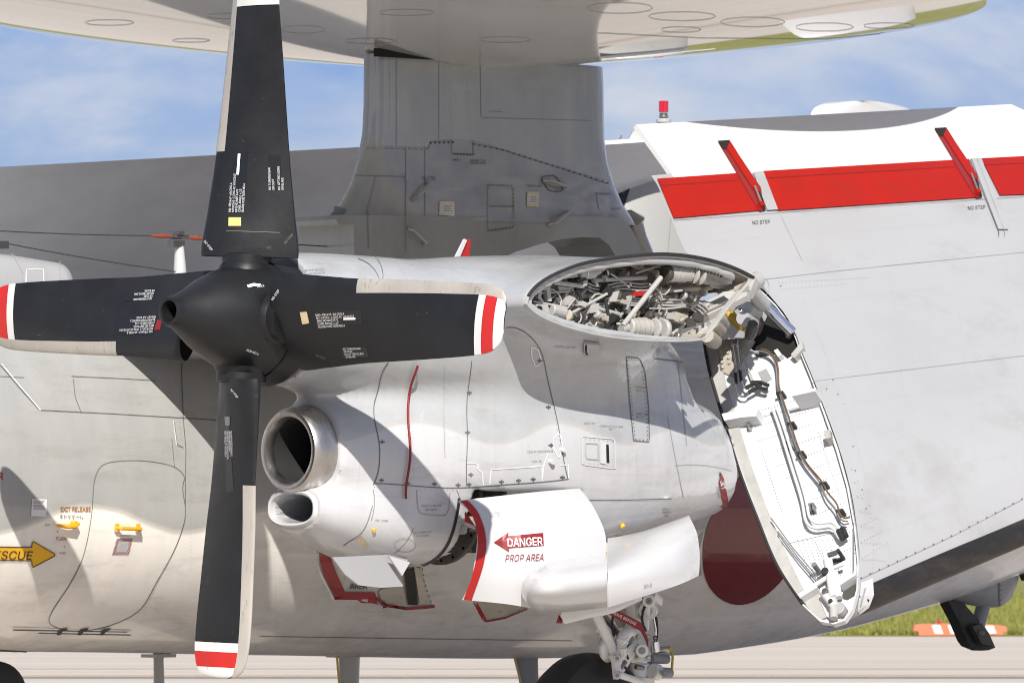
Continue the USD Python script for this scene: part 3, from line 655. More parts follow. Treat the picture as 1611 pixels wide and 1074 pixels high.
def blade_part(theta, r0, r1, c0=0.0, c1=1.0, off=0.0, n=30, both=True):
    """lofted piece of a blade between radii r0..r1 and chord fractions c0..c1 (0 = leading edge)"""
    th = math.radians(theta); er = math.cos(th) * UU + math.sin(th) * VV; et = -math.sin(th) * UU + math.cos(th) * VV
    rings = []
    for r in np.r_[np.linspace(r0, r1, n)]:
        c, b, tk = float(fc(r)), math.radians(float(fbt(r))), float(ftk(r))
        le = math.cos(b) * et + math.sin(b) * AX; nn = -math.sin(b) * et + math.cos(b) * AX   # nn: the side facing forward
        x = c0 + (c1 - c0) * xs
        y = 5 * tk * (.2969 * np.sqrt(x) - .126 * x - .3516 * x ** 2 + .2843 * x ** 3 - .1015 * x ** 4) + .012 * (1 if c1 == 1 else 0) * x
        cam_ = .05 * 4 * x * (1 - x)
        ctr = HUB + er * r + AX * (.045 * (r / 2.0) ** 2)
        up_ = [ctr + le * c * (.47 - a) + nn * (c * (k + q) + off) for a, k, q in zip(x, cam_, y)]
        lo_ = [ctr + le * c * (.47 - a) + nn * (c * (k - q * .75) - off) for a, k, q in zip(x, cam_, y)]
        if c0 == 0:
            up_[0] = up_[0] + le * off; lo_[0] = lo_[0] + le * off
        rings.append(up_ + lo_[::-1])
    m = loft(rings); trimesh.repair.fix_normals(m); return m, er
ROLL = -1.3; BP = {}
for key_, th in (('up', ROLL), ('port', ROLL - 90), ('down', ROLL + 180), ('star', ROLL + 90)):
    m, er = blade_part(th, .352, 2.054, n=60)
    b = obj('blade', m, 'prop_black', prop, smooth=45)
    BP[key_] = Proj(m)
    obj('shank', cyl(HUB + er * .16, HUB + er * .37, .142, 28, .05), 'spinner_black', prop, smooth=40)
    obj('root_boss', cyl(HUB + er * .2, HUB + er * .325, (.175, .155), 28, .2), 'spinner_black', prop, smooth=40)
    obj('erosion_sheath', blade_part(th, .955, 2.045, 0, .155, .0028, 40)[0], 'sheath', prop, smooth=45)
    for r0, r1, mt in ((1.852 if key_ != 'up' else 1.79, 1.905, 'tip_white'), (1.905, 1.992, 'tip_red'), (1.992, 2.053, 'tip_white')):
        obj('tip_band', blade_part(th, r0 + .0005, r1, .14, 1, .0018, 10)[0], mt, prop, smooth=45)
# lettering and plates on the blades
U, Pt, Dn, St = BP['up'], BP['port'], BP['down'], BP['star']
def lines(txts, x, y, h, dx, dy, P, ang, wide=.8, mat='print_white', par=prop, sh=0):
    for i, s in enumerate(txts): put('lettering', text(s, x + dx * i, y + dy * i, h, P, ang, wide, sh, .004), mat, par)
put('data_plate', decal([(367, 239), (390, 239), (384, 335), (360, 334)], U, .002), 'decal_black', prop)
BL = ['M4-PB1467-6A CHG.A', 'M709265-1 CHG AC ATA2243', 'MFG NO.M8T3499', 'CORR. ANGLE +.12', 'BLADE POSITION NO.4']
lines(BL, 363.4, 334, 3.4, 5.1, 0, U, -87, .86)
put('data_stripe', decal([(375, 242), (379, 242), (376.5, 275), (372.5, 275)], U, .005), 'print_white', prop)
put('data_plate', decal([(422, 244), (441, 244), (443, 298), (424, 299)], U, .002), 'decal_black', prop)
NT = ['NO TURNING BAR', 'OR CUFF', 'NO LIFTING SLING', 'OR BLADE']
for i, s in enumerate(NT): put('lettering', text(s, (426.5, 432, 441, 446.5)[i], 299, 3.4, U, -92, .86), 'print_white', prop)
put('label_plate', decal([(360, 342), (379.5, 342), (379.5, 355.5), (359.5, 355.5)], U, .003), 'amber_label', prop)
lines(['NO STEP'], 321, 380, 3.6, 0, 0, U, 52, .9); lines(['NO STEP'], 449, 384, 3.6, 0, 0, U, -48, .9, 'print_grey')
put('fold_line', strip([(356, 363), (440, 366)], .8, U), 'print_grey', prop)
put('data_plate', decal([(495, 489), (569, 487), (570, 510), (499, 515)], Pt, .002), 'decal_black', prop)
lines(['M44-PB1415-6A CHG.A', 'M7-59265-1 CHG.AC  ATA2243', 'MFG.NO.M8T3P71', 'CORR.ANGLE +.12', 'BLADE POSITION NO.3'], 497, 497, 3.2, 1.1, 4.6, Pt, -3, .85)
put('data_stripe', decal([(541, 499.5), (560, 499), (560, 502.5), (541, 503)], Pt, .005), 'print_white', prop)
put('label_plate', decal([(472, 491), (483, 490), (487, 508), (476, 510)], Pt, .003), 'tan_label', prop)
put('data_plate', decal([(537, 547), (577, 545), (580, 561), (541, 563)], Pt, .002), 'decal_black', prop)
lines(NT, 540, 550, 2.9, 1.5, 4.1, Pt, -2, .8)
lines(['NO STEP'], 430, 473, 3.6, 0, 0, Pt, -56, .9); lines(['NO STEP'], 497, 559, 3, 0, 0, Pt, 22, .9, 'print_grey')
put('data_plate', decal([(182, 497), (247, 495), (241, 526), (176, 526)], St, .002), 'decal_black', prop)
lines(['PB1467-6A 2243', 'BLADE POSITION NO.1', 'CORR ANGLE +.12', 'MFG.NO.M8T3495', 'M709265-1 CHG AC ATA2243', 'M4-PB1467-6A CHG.A'], 246, 497, 3.2, -1.1, 4.6, St, 177, .8)
put('data_plate', decal([(200, 458), (245, 455), (237, 472), (194, 473)], St, .002), 'decal_black', prop)
lines(NT[::-1], 244, 456, 3.0, -1.6, 4.2, St, 177, .8)
put('label_plate', decal([(248, 503), (256, 503), (252, 519), (243, 519)], St, .003), 'dark_red', prop)
put('data_plate', decal([(354, 668), (361, 668), (368, 772), (356, 774)], Dn, .002), 'decal_black', prop)
lines(['M4-PB1467-6A CHG.A', 'M709265-1 CHG AC ATA', 'MFG NO.M8T3499', 'BLADE POSITION NO.2'], 354, 678, 2.6, 3.1, 0, Dn, 89, .98)
put('label_plate', decal([(354, 655), (362, 655), (362, 669), (355, 669)], Dn, .003), 'print_grey', prop)
lines(['NO STEP'], 363, 613, 3.2, 0, 0, Dn, 52, .9)
put('hub_stripe', decal([(388, 449), (398, 446), (410, 447), (409, 450), (398, 451), (390, 453)], PS, .004), 'print_white', prop)
lines(['HUB NO.4'], 387, 551, 3.4, 0, 0, PS, 20, .9, 'print_white'); lines(['INDEX'], 404, 453, 3, 0, 0, PS, -8, .9, 'print_white')

# ---- intake rings
CI = np.array([0, 0, H - .765])
iring = obj('intake_ring', revolve([(-.24, .262), (-.16, .262), (-.06, .256), (-.02, .246), (.003, .228), (.006, .212), (0, .196), (-.03, .186), (-.06, .183)], CI + [.30, 0, 0], np.array([-1.0, 0, 0])), 'steel', nac, smooth=40)
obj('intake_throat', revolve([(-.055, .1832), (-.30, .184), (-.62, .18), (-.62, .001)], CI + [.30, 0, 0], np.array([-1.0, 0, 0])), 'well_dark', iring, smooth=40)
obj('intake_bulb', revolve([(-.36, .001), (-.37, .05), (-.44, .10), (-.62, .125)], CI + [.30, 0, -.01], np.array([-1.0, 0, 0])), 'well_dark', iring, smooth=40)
obj('ring_seam', revolve([(-.158, .266), (-.168, .272)], CI + [.30, 0, 0], np.array([-1.0, 0, 0])), 'seam', iring)
an = np.linspace(0, 2 * np.pi, 49)[:-1]
def oval(x, a, b, p=2.6): e = 2 / p; return np.c_[np.full(48, x), a * np.sign(np.cos(an)) * np.abs(np.cos(an)) ** e, H - 1.10 + b * np.sign(np.sin(an)) * np.abs(np.sin(an)) ** e]
m = loft([oval(.50, .245, .15), oval(.40, .222, .128), oval(.338, .204, .108), oval(.320, .193, .097), oval(.326, .180, .085), oval(.36, .174, .079)], cap=False)
oc = obj('oil_cooler_lip', m, 'cowl_white', nac, smooth=50)
obj('oil_cooler_duct', loft([oval(.36, .174, .079), oval(.55, .170, .076), oval(.85, .15, .07)], cap=False), 'tail_grey', oc, smooth=50)
obj('oil_cooler_core', loft([oval(.78, .18, .085), oval(.80, .18, .085)]), 'dark_steel', oc)

# ---- seams, latches and print on the nacelle
for q, w, s in (([(611, 570), (600, 590), (594, 615), (588, 640), (590, 665), (596, 695), (597, 722), (594, 745), (587, 762)], 1.5, 1), ([(587, 760), (640, 763), (712, 767), (780, 763), (860, 757), (894, 753)], 1.4, 1), ([(742, 567), (738, 600), (734, 640), (735, 680), (734, 720), (734, 764)], 1.2, 1),
                ([(797, 515), (818, 518), (835, 530), (847, 545), (860, 590), (868, 625), (878, 670), (886, 720), (893, 752)], 1.2, 1), ([(586, 795), (580, 815), (568, 838), (558, 846), (540, 858)], 1.0, 1), ([(587, 770), (588, 800), (584, 818)], .8, 1),
                ([(924, 786), (990, 786), (1056, 784)], 1.2, 0), ([(1030, 564), (1065, 568), (1106, 574)], 1.8, 0), ([(590, 404), (600, 420), (602, 440)], .9, 1), ([(563, 407), (585, 420), (596, 437)], .9, 1), ([(620, 870), (640, 850), (650, 830)], .6, 1), ([(718, 770), (722, 780), (722, 800)], .8, 1)):
    put('panel_seam', strip(q, w, PN, .003, smooth=bool(s)), 'seam', nac)
for q in ([(734, 728), (751, 728), (751, 740), (758, 741), (760, 763)], [(770, 762), (772, 738), (852, 733), (852, 757)], [(852, 757), (855, 730), (862, 712)], [(836, 545), (846, 548), (852, 570), (842, 577), (836, 560), (836, 545)], [(870, 690), (880, 680), (884, 700), (879, 722), (870, 705), (870, 690)], [(880, 732), (893, 730), (894, 752)]):
    put('access_panel_edge', strip(q, 1.5, PN, .004), 'pale_seam', nac)
lat = [(600, 755), (641, 760), (683, 761), (720, 762), (737, 761), (788, 757), (815, 755), (838, 753), (884, 750), (738, 617), (735, 680), (862, 640), (866, 700), (601, 695), (849, 567), (740, 746)]
for x, y in lat:
    c = PN.q(x, y, .006)
    if c is not None: put('latch', join(decal([(x - 4, y - .8), (x + 4, y - .9), (x + 4, y + .8), (x - 4, y + .9)], PN, .005), decal([(x - 1.2, y - 2.6), (x + 1.2, y - 2.6), (x + 1.2, y + 2.6), (x - 1.2, y + 2.6)], PN, .007)), 'rivet', nac)
put('access_panel', strip([(985, 561), (1006, 563), (1014, 583), (1020, 640), (1021, 695), (996, 693), (990, 630), (985, 561)], 1.3, PN, .004), 'seam', nac)
put('rivets', dots(np.vstack([dotline([(987, 567), (993, 630), (998, 690)], 6), dotline([(1010, 585), (1016, 640), (1018, 690)], 6), dotline([(989, 565), (1004, 566)], 5), dotline([(1000, 691), (1017, 692)], 5)]), .9, PN, .005), 'rivet', nac, kind='stuff')
put('rivets', join(dots(dotline([(589, 765), (588, 800), (570, 836)], 12), .8, PN), dots(dotline([(592, 600), (588, 650), (595, 720)], 14, True), .8, PN), dots(dotline([(660, 770), (712, 770)], 8), .8, PN), dots(dotline([(700, 590), (700, 700)], 9), .5, PN), dots(dotline([(855, 560), (868, 620), (880, 700)], 8), .6, PN), dots(dotline([(1067, 560), (1078, 700)], 9), .6, PN)), 'soft_rivet', nac, kind='stuff')
put('round_cover', strip([(637 + 17 * math.cos(t), 857 + 11 * math.sin(t)) for t in np.linspace(0, 2 * np.pi, 25)], .8, PN, .004), 'soft_rivet', nac)
put('access_panel', strip([(655, 770), (657, 800), (662, 808), (700, 811), (706, 800), (707, 775)], 1.2, PN, .004), 'soft_rivet', nac)
for s, x, y, h, a in (('PRESS TO RELEASE', 663, 797, 2.9, -2), ('OIL 1 DOOR', 668, 803, 2.9, -2), ('GRD. THERM', 590, 819, 2.8, 3), ('OIL COOLER FLAP', 650, 839, 2.8, -3), ('ACT ACCESS', 655, 844, 2.6, -3), ('FUSE AT COOLER DOOR', 829, 712, 3.0, -2), ('COW. REL', 836, 727, 3.0, -2), ('CONTROL AIR VENT', 872, 546, 3.0, 3),
                      ('HOIST FIT', 918, 667, 3.0, 2), ('DRAIN OUTLET HERE', 944, 671, 3.0, 3), ('AIR', 957, 676, 3, 3), ('TO INSPECT', 998, 610, 2.6, 3), ('BELOW', 1000, 615, 2.6, 3), ('DRAIN TUBE', 1000, 652, 2.8, 3), ('BELOW', 1001, 657, 2.8, 3), ('20.18', 967, 845, 3.6, -1), ('FUEL 1', 1042, 802, 3, -3), ('PUMP 4', 1042, 807, 3, -3), ('AIR', 1045, 812, 3, -3), ('FUEL', 1094, 825, 3, -20), ('DRAIN CUT', 1112, 823, 2.6, -20)):
    put('lettering', text(s, x, y, h, PN, a, .85), 'print_grey', nac)
for s, x, y in (('NO STEP NO HOLD', 480, 427), ('USE PAD ON TOP', 484, 432), ('HERE', 493, 437)): put('lettering', text(s, x, y, 2.8, PN, -2, .85), 'print_grey', nac)
put('jet_arrow', decal([(1133, 742), (1138, 752), (1146, 790), (1149, 790), (1141, 811), (1133, 796), (1137, 795), (1130, 760)], PN, .004), 'dark_red', nac)
put('lettering', text('JET', 1131, 756, 6, PN, 76, .9, 0, .008, True), 'print_white', nac)
put('lettering', text('INTAKE', 1126, 765, 4, PN, 80, .9, 0, .006), 'print_grey', nac)
put('arrow_mark', decal([(1131, 742), (1135, 746), (1131, 749)], PN, .004), 'print_black', nac); put('arrow_mark', decal([(1126, 817), (1136, 812), (1137, 815), (1127, 820)], PN, .004), 'print_black', nac)
for q in ([(1050, 655), (1062, 720), (1075, 782)], [(1062, 732), (1100, 731), (1150, 740)], [(1066, 565), (1074, 640), (1080, 700)], [(700, 575), (698, 640), (700, 720)]): put('panel_seam', strip(q, .8, PN, .003, smooth=True), 'soft_rivet', nac)
for q in ([(760, 590), (756, 650), (758, 735)], [(780, 600), (778, 660), (780, 735)], [(820, 590), (826, 660), (835, 730)], [(650, 600), (648, 690), (652, 755)], [(930, 590), (940, 660), (950, 685)], [(1000, 710), (1004, 780)], [(930, 745), (1040, 748)], [(930, 800), (1035, 800)], [(560, 680), (566, 730), (560, 770)], [(640, 415), (780, 425)], [(505, 415), (515, 432)], [(620, 405), (640, 440)], [(700, 402), (716, 440)], [(880, 560), (960, 572), (1060, 580)], [(520, 790), (575, 800)], [(1080, 600), (1095, 700)], [(600, 780), (700, 784)]): put('rivets', dots(dotline(q, 5.5, True), .55, PN, .003, 5), 'soft_rivet', nac, kind='stuff')
# small fittings standing on the flank
def pip(name, x, y, r, h, mat, n=12):
    a, b = PN.q(x, y, -.005), PN.q(x, y, h)
    if a is not None: put(name, cyl(a, b, r, n), mat, nac, smooth=40)
pip('drain_plug', 978, 825, .016, .02, 'rescue_yellow'); pip('drain_plug', 588, 833, .012, .014, 'rescue_yellow'); pip('round_button', 865, 726, .018, .03, 'cowl_white'); pip('round_button', 883, 708, .014, .03, 'cowl_white')
def vent(quad, hole, name):
    q = [PN.q(*p, .004) for p in quad]
    if any(x is None for x in q): return
    f = obj(name, prism(np.array(q) + (np.array(PN.q(*quad[0], .02)) - q[0]) * 0, PN.q(*quad[0], .016) - PN.q(*quad[0], .0)), 'wing_grey', nac)
    put('vent_opening', decal(hole, PN, .024), 'gap_black', f)
vent([(918, 535), (943, 538), (944, 556), (919, 556)], [(918.5, 537), (922, 536), (924, 545), (922, 554), (919, 553)], 'cooling_scoop')
put('drain_panel', strip([(915, 686), (966, 690), (967, 737), (915, 730), (915, 686)], 2.0, PN, .005), 'cowl_white', nac)
put('drain_panel_cover', strip([(921, 697), (940, 698), (941, 723), (921, 721), (921, 697)], 1.4, PN, .005), 'soft_rivet', nac)
put('drain_slot', decal([(953, 699), (957, 699), (958, 728), (953, 727)], PN, .004), 'gap_black', nac)
put('drain_panel_face', decal([(943, 693), (952, 694), (953, 730), (943, 728)], PN, .006), 'cowl_white', nac)
put('rivets', dots(np.vstack([dotline([(920, 690), (962, 693)], 7), dotline([(919, 728), (962, 733)], 7)]), .8, PN, .007), 'soft_rivet', nac, kind='stuff')
# dark seal round the rear of the front cowl
put('cowl_seal', strip([(722, 783), (719, 805), (712, 835), (700, 862), (680, 882), (655, 892)], 4.5, PN, .004, smooth=True), 'rubber', nac)
put('oil_streak', decal([(560, 848), (568, 842), (580, 858), (576, 862)], PN, .003), 'tan_label', nac)

# ---- open doors of the wheel well
dd = patch([[(721, 787, -.62), (800, 778, -.80), (870, 771, -.86), (912, 768, -.88)], [(747, 820, -.74), (815, 812, -.93), (890, 805, -1.0), (938, 805, -1.02)], [(750, 858, -.78), (820, 850, -1.0), (895, 845, -1.08), (953, 845, -1.10)], [(744, 900, -.76), (815, 898, -1.0), (890, 895, -1.10), (952, 892, -1.12)], [(727, 943, -.66), (800, 950, -.93), (875, 960, -1.04), (948, 957, -1.08)]], .022, 40, 40)
door = obj('gear_door', dd, 'cowl_white', PLANE, smooth=40, label='bulging white wheel well door with a red front edge and a danger sign')
PD = Proj(dd)
put('red_edge', decal(Polygon(np.vstack([smoothline([(724, 788), (740, 806), (749, 828), (752, 856), (748, 887), (740, 914), (730, 942)], 5), smoothline([(742, 945), (754, 911), (762, 884), (765, 850), (760, 824), (751, 804), (735, 787)], 5)])), PD, .004), 'red_edge', door)
put('danger_arrow', decal([(777, 853), (800, 837), (800, 843), (854, 838), (855, 858), (801, 862), (801, 868)], PD, .004), 'dark_red', door)
put('lettering', text('DANGER', 798, 859.5, 12.0, PD, -2.5, .80, 0, .008, True), 'print_white', door)
put('lettering', text('PROP AREA', 794, 883, 10.5, PD, -1.5, .76, .2, .006), 'dark_red', door)
put('lettering', join(text('TO OPEN', 771, 809, 2.8, PD, -4, .9), text('PULL PIN', 772, 813, 2.8, PD, -4, .9)), 'soft_rivet', door)
bl_ = []
a0, b0 = at(820, 932, -1.16), at(955, 925, -1.06)
NU = 34
for i in range(NU):
    s = i / (NU - 1); px = 818 + 137 * s
    w = math.sqrt(max(0, 1 - (1 - min(1, s / .55)) ** 2)); cy = 928 - 15 * s ** 1.2; hh2 = max(1.0, (47 - 2 * s) * w)
    ring = []
    for t in np.linspace(0, 2 * np.pi, 29)[:-1]:
        ring.append(at(px - 6 * math.cos(t) * 0, cy - hh2 * math.sin(t), -.92 - .50 * w * math.cos(t)))
    bl_.append(ring)
BLI = loft(bl_); trimesh.repair.fix_normals(BLI)
obj('blister', BLI, 'cowl_white', door, smooth=40)
d2 = patch([[(956, 846, -.42), (1000, 838, -.42), (1045, 824, -.44), (1084, 810, -.50)], [(956, 874, -.70), (1000, 853, -.70), (1045, 833, -.68), (1087, 817, -.62)], [(956, 900, -1.0), (1005, 883, -.98), (1060, 866, -.93), (1098, 845, -.80)], [(957, 922, -1.05), (1005, 912, -1.04), (1060, 902, -.98), (1101, 880, -.86)], [(957, 955, -1.02), (1005, 940, -1.02), (1060, 922, -.98), (1099, 905, -.88)]], .02, 30, 30)
fair = obj('rear_door', d2, 'cowl_white', PLANE, smooth=40); P2 = Proj(d2)
d3 = patch([[(880, 962, -1.0), (915, 955, -1.02), (957, 940, -1.03), (1010, 918, -1.0)], [(884, 972, -.98), (920, 968, -.99), (957, 962, -.99), (1010, 938, -.97)], [(888, 981, -.94), (920, 974, -.95), (957, 966, -.95), (1010, 944, -.93)]], .015, 16, 20)
obj('door_lip', d3, 'cowl_white', fair, smooth=40)
put('lettering', text('20.2', 1012, 925, 5, P2, -14, .9, .2), 'print_grey', fair)
obj('red_edge', patch([[(882, 962, -.94), (888, 961, -.94)], [(877, 980, -.92), (884, 980, -.92)]], .01, 4, 4), 'dark_red', fair)
# starboard door of the same wheel well, seen below the cowl
sd = patch([[(498, 868, .46), (520, 880, .46), (560, 890, .46), (640, 893, .46), (664, 893, .46)], [(503, 895, .50), (540, 905, .50), (590, 912, .50), (645, 915, .50), (668, 915, .50)], [(516, 922, .52), (550, 925, .52), (595, 935, .52), (650, 940, .52), (675, 938, .52)], [(526, 943, .52), (560, 943, .52), (598, 952, .52), (650, 958, .52), (683, 955, .52)]], .02, 16, 24)
sdo = obj('gear_door', sd, 'bay_white', PLANE, smooth=40, label='far wheel well door hanging below the cowl with a dark red rim'); PQ = Proj(sd)
put('red_edge', decal([(499, 868), (520, 876), (528, 900), (541, 931), (588, 931), (592, 950), (560, 943), (527, 943), (508, 905)], PQ, .012), 'dark_red', sdo)
put('red_edge', strip([(590, 940), (604, 951), (640, 957), (684, 953)], 5, PQ, .012), 'dark_red', sdo)
put('lettering', text('AREA', 549, 926, 9, PQ, -1, .85, .1, .008, True), 'print_black', sdo)
put('inner_skin', decal([(594, 930), (600, 925), (632, 921), (637, 950), (612, 948), (598, 942)], PQ, .01), 'bay_cream', sdo)
for q, mat in (([(633, 893), (650, 893), (655, 951), (640, 951)], 'well_dark'), ([(650, 893), (664, 893), (672, 945), (658, 950)], 'bay_cream')): put('door_frame', decal(q, PQ, .014), mat, sdo)
put('bolts', dots(dotline([(663, 893), (664, 912), (674, 945)], 8), 1.5, PQ, .018), 'rivet', sdo, kind='stuff')
fl = prism([at(x, y, -.28) for x, y in ((523, 876), (610, 872), (642, 880), (630, 905), (634, 922), (600, 924), (565, 920), (543, 903))], [0, .015, 0])
obj('cooler_flap', fl, 'wing_grey', nac)
obj('flap_side', prism([at(x, y, -.33) for x, y in ((612, 874), (645, 884), (633, 905))], [0, .012, 0]), 'cowl_white', nac)
sd3 = patch([[(746, 945, .36), (790, 946, .36), (830, 948, .36)], [(752, 958, .38), (790, 956, .38), (830, 955, .38)], [(764, 978, .40), (792, 972, .40), (830, 957, .40)]], .015, 8, 12)
sdd = obj('gear_door_tip', sd3, 'bay_cream', PLANE); P3 = Proj(sd3)
put('red_edge', join(strip([(747, 945), (764, 977)], 3.5, P3, .008), strip([(764, 977), (795, 971), (829, 957)], 3.5, P3, .008)), 'dark_red', sdd)
# inside of the wheel well beyond the gap
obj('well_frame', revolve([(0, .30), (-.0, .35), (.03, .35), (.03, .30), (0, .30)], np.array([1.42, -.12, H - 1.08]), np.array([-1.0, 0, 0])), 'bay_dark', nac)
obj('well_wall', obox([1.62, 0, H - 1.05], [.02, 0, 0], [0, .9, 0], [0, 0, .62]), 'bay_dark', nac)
for i, (x, y, Y, sx, sz) in enumerate(((724, 806, -.45, .06, .05), (733, 817, -.48, .08, .03), (729, 828, -.45, .03, .08), (741, 822, -.5, .05, .05), (716, 815, -.42, .04, .06))): obj('door_bracket', obox(at(x, y, Y), [sx, .01, .01], [0, .05, 0], [.01, 0, sz]), 'bay_white', nac)
obj('door_link', cyl(at(722, 815, -.46), at(748, 830, -.55), .012), 'bay_white', nac); obj('warning_flag', prism([at(x, y, -.56) for x, y in ((733, 805), (747, 826), (733, 820))], [0, .01, 0]), 'red_edge', nac)
for t in np.linspace(-.5, 1.5, 14): obj('frame_bolt', cyl(np.array([1.39, -.12 + .325 * math.sin(t * 2), H - 1.08 - .325 * math.cos(t * 2)]), np.array([1.42, -.12 + .325 * math.sin(t * 2), H - 1.08 - .325 * math.cos(t * 2)]), .012, 8), 'rivet', nac)

# ------------------------------------------------------------------ folded outer wing (port), leading edge down, upper side outward
YLE = -1.20
LE0 = at(1310, 985, YLE); X0 = LE0[0]; TE0 = at(1000, 197, 4.9, 0)
TEf, LEf = at(1590, 165, TE0[1]), at(1611, 857, YLE)
dTE, dLE = (TEf - TE0) / (TEf[0] - TE0[0]), (LEf - LE0) / (LEf[0] - X0)
kk = (TE0 - LE0) / np.linalg.norm(TE0 - LE0); NRM = np.cross([1.0, 0, 0], kk); NRM /= np.linalg.norm(NRM); NRM *= np.sign(-NRM[1])
def yu(s): return .62 * (.2969 * np.sqrt(s) - .126 * s - .3516 * s ** 2 + .2843 * s ** 3 - .1036 * s ** 4) + .09 * s * (1 - s)
def yl(s): return -.46 * (.2969 * np.sqrt(s) - .126 * s - .3516 * s ** 2 + .2843 * s ** 3 - .1036 * s ** 4) + .05 * s * (1 - s)
THIN = True
def wing(s, q, side=1, off=0.0):
    L, Tt = LE0 + dLE * q, TE0 + dTE * q; c = np.linalg.norm(Tt - L)
    return L + (Tt - L) * s + NRM * ((yu(s) if side > 0 else (yl(s) + (yu(s) - .006 - yl(s)) * min(1, max(0, (s - .5) / .18)) ** 2 if THIN else yl(s))) * c + off)
def sq(p):
    q, s = p[0] - X0, 0
    for _ in range(6):
        L, Tt = LE0 + dLE * q, TE0 + dTE * q; s = ((p - L) @ (Tt - L)) / ((Tt - L) @ (Tt - L)); q = p[0] - X0 - s * (TE0[0] - X0) - NRM[0] * 0
    return s, q
SS = (1 - np.cos(np.linspace(0, np.pi * .5, 26))); 
def sheetgrid(ss, qf, nq=24, side=1, off=0.0):
    v = np.array([[wing(s, q, side, off) for q in qf(s, nq)] for s in ss]); n = v.shape[1]; v = v.reshape(-1, 3); f = []
    for i in range(len(ss) - 1):
        for j in range(n - 1): a = i * n + j; f += [(a, a + n + 1, a + 1), (a, a + n, a + n + 1)]
    m = T(v, f)
    return m
FULL = sheetgrid(np.linspace(0.0005, 1, 90) ** 1.5, lambda s, n: np.linspace(-1.5, 5.5, n), 50)
PW0 = Proj(FULL)
edge_px = [(1312, 984), (1331, 978), (1343, 961), (1351, 930), (1353, 890), (1348, 830), (1337, 765), (1320, 705), (1300, 650), (1277, 590), (1262, 555), (1252, 526), (1240, 502), (1222, 478), (1192, 447), (1150, 432), (1100, 412), (1083, 404), (1072, 382), (1057, 345), (1045, 318), (1032, 288)]
es, eq, e3 = [0], [0.0], []
for x, y in edge_px[1:]:
    p = PW0.q(x, y, 0)
    if p is None: continue
    s, q = sq(p)
    es.append(s); eq.append(q); e3.append(p)
o_ = np.argsort(es); es, eq = np.array(es)[o_], np.array(eq)[o_]
es_, keep = np.unique(es, return_index=True); qb = PchipInterpolator(np.r_[es_, 1.02], np.r_[eq[keep], eq[keep][-1]])
smax = es_[-1]
QE = 5.3
S_SKIN = np.unique(np.r_[np.linspace(0.0003, 1, 60) ** 1.7 * .80, .80])
SKIN = sheetgrid(S_SKIN, lambda s, n: float(qb(s)) + (QE - float(qb(s))) * np.linspace(0, 1, n) ** 1.3, 34)
LOW = sheetgrid(S_SKIN[S_SKIN < .70], lambda s, n: np.linspace(.02 if s < .7 else float(qb(s)), QE, n), 30, -1)
PWNG = obj('folded_wing', SKIN, 'wing_grey', PLANE, smooth=40, label='folded port outer wing with its upper side facing out')
obj('lower_skin', LOW, 'wing_grey', PWNG, smooth=40)
PW = Proj(sheetgrid(np.linspace(.0005, 1, 80) ** 1.5, lambda s, n: np.linspace(-.4, QE, n), 40))
# de-icing boot along the leading edge
boot_top = [(1368, 919), (1410, 900), (1500, 861), (1560, 836), (1625, 808)]
bs = []
for x, y in boot_top:
    p = PW0.q(x, y, 0); bs.append(sq(p)[::-1])
bq, bss = np.array(bs).T; fbs = lambda q: np.interp(q, bq, bss)
q0 = bq[0] - .02
rows = []
for q in np.linspace(q0, QE, 30):
    e = fbs(q); row = [wing(s, q, 1, .005) for s in np.linspace(1, 0.0005, 12) ** 1.4 * e] + [wing(s, q, -1, -.005) for s in np.linspace(0.02, 1, 6) ** 1.4 * e]
    rows.append(row)
BOOT = loft(rows, closed=False, cap=False)
obj('deice_boot', BOOT, 'boot_black', PWNG, smooth=40)
put('boot_seam', strip([(1352, 911), (1410, 884), (1500, 842), (1607, 786)], .9, PW, .004), 'soft_rivet', PWNG)
for x, y in dotline([(1354, 909), (1410, 883), (1500, 841), (1607, 785)], 15): put('screw', dots([(x, y)], 1.35, PW, .006, 8), 'rivet', PWNG)
# flap: white rear part, red shroud panels, grey track strips
fl_ = sorted([sq(PW0.q(x, y, 0))[::-1] for x, y in ((1034, 284), (1180, 274), (1360, 262), (1540, 251), (1600, 248)) if PW0.q(x, y, 0) is not None]); flq, fls = np.array(fl_).T
slo = lambda q: np.interp(q, flq, fls)
def flapgrid(side, off):
    qe = TEf[0] - TE0[0]; v, f, n, k = [], [], 26, 10
    for i in range(k):
        for j in range(n):
            q = qe * 1.12 * j / (n - 1); s = slo(q) + (1 - slo(q)) * i / (k - 1); q = q - (.12 * qe * (j / (n - 1)) * (i / (k - 1))); v.append(wing(s, q, side, off))
    for i in range(k - 1):
        for j in range(n - 1): a = i * n + j; f += [(a, a + n + 1, a + 1), (a, a + n, a + n + 1)]
    return T(v, f)
FL = [flapgrid(1, .006), flapgrid(-1, 0)]
_FL = [sheetgrid(np.linspace(.873, 1, 10), lambda s, n: np.linspace(0, TEf[0] - TE0[0] + (1 - s) * .35, n), 20, 1, .006), sheetgrid(np.linspace(.873, 1, 10), lambda s, n: np.linspace(0, TEf[0] - TE0[0] + (1 - s) * .35, n), 20, -1, 0)]
flap = obj('flap', cat(FL), 'flap_white', PWNG, smooth=40)
obj('flap_end', loft([[wing(s, 0, 1, .006), wing(s, 0, -1, 0), wing(s, .012, -1, 0), wing(s, .012, 1, .006)] for s in np.linspace(slo(0), 1, 6)]), 'flap_white', flap)
base = sheetgrid(np.linspace(.795, .866, 8), lambda s, n: np.linspace(float(qb(s)), QE, n), 24, 1, .001); obj('flap_shroud', base, 'wing_grey', PWNG, smooth=40)
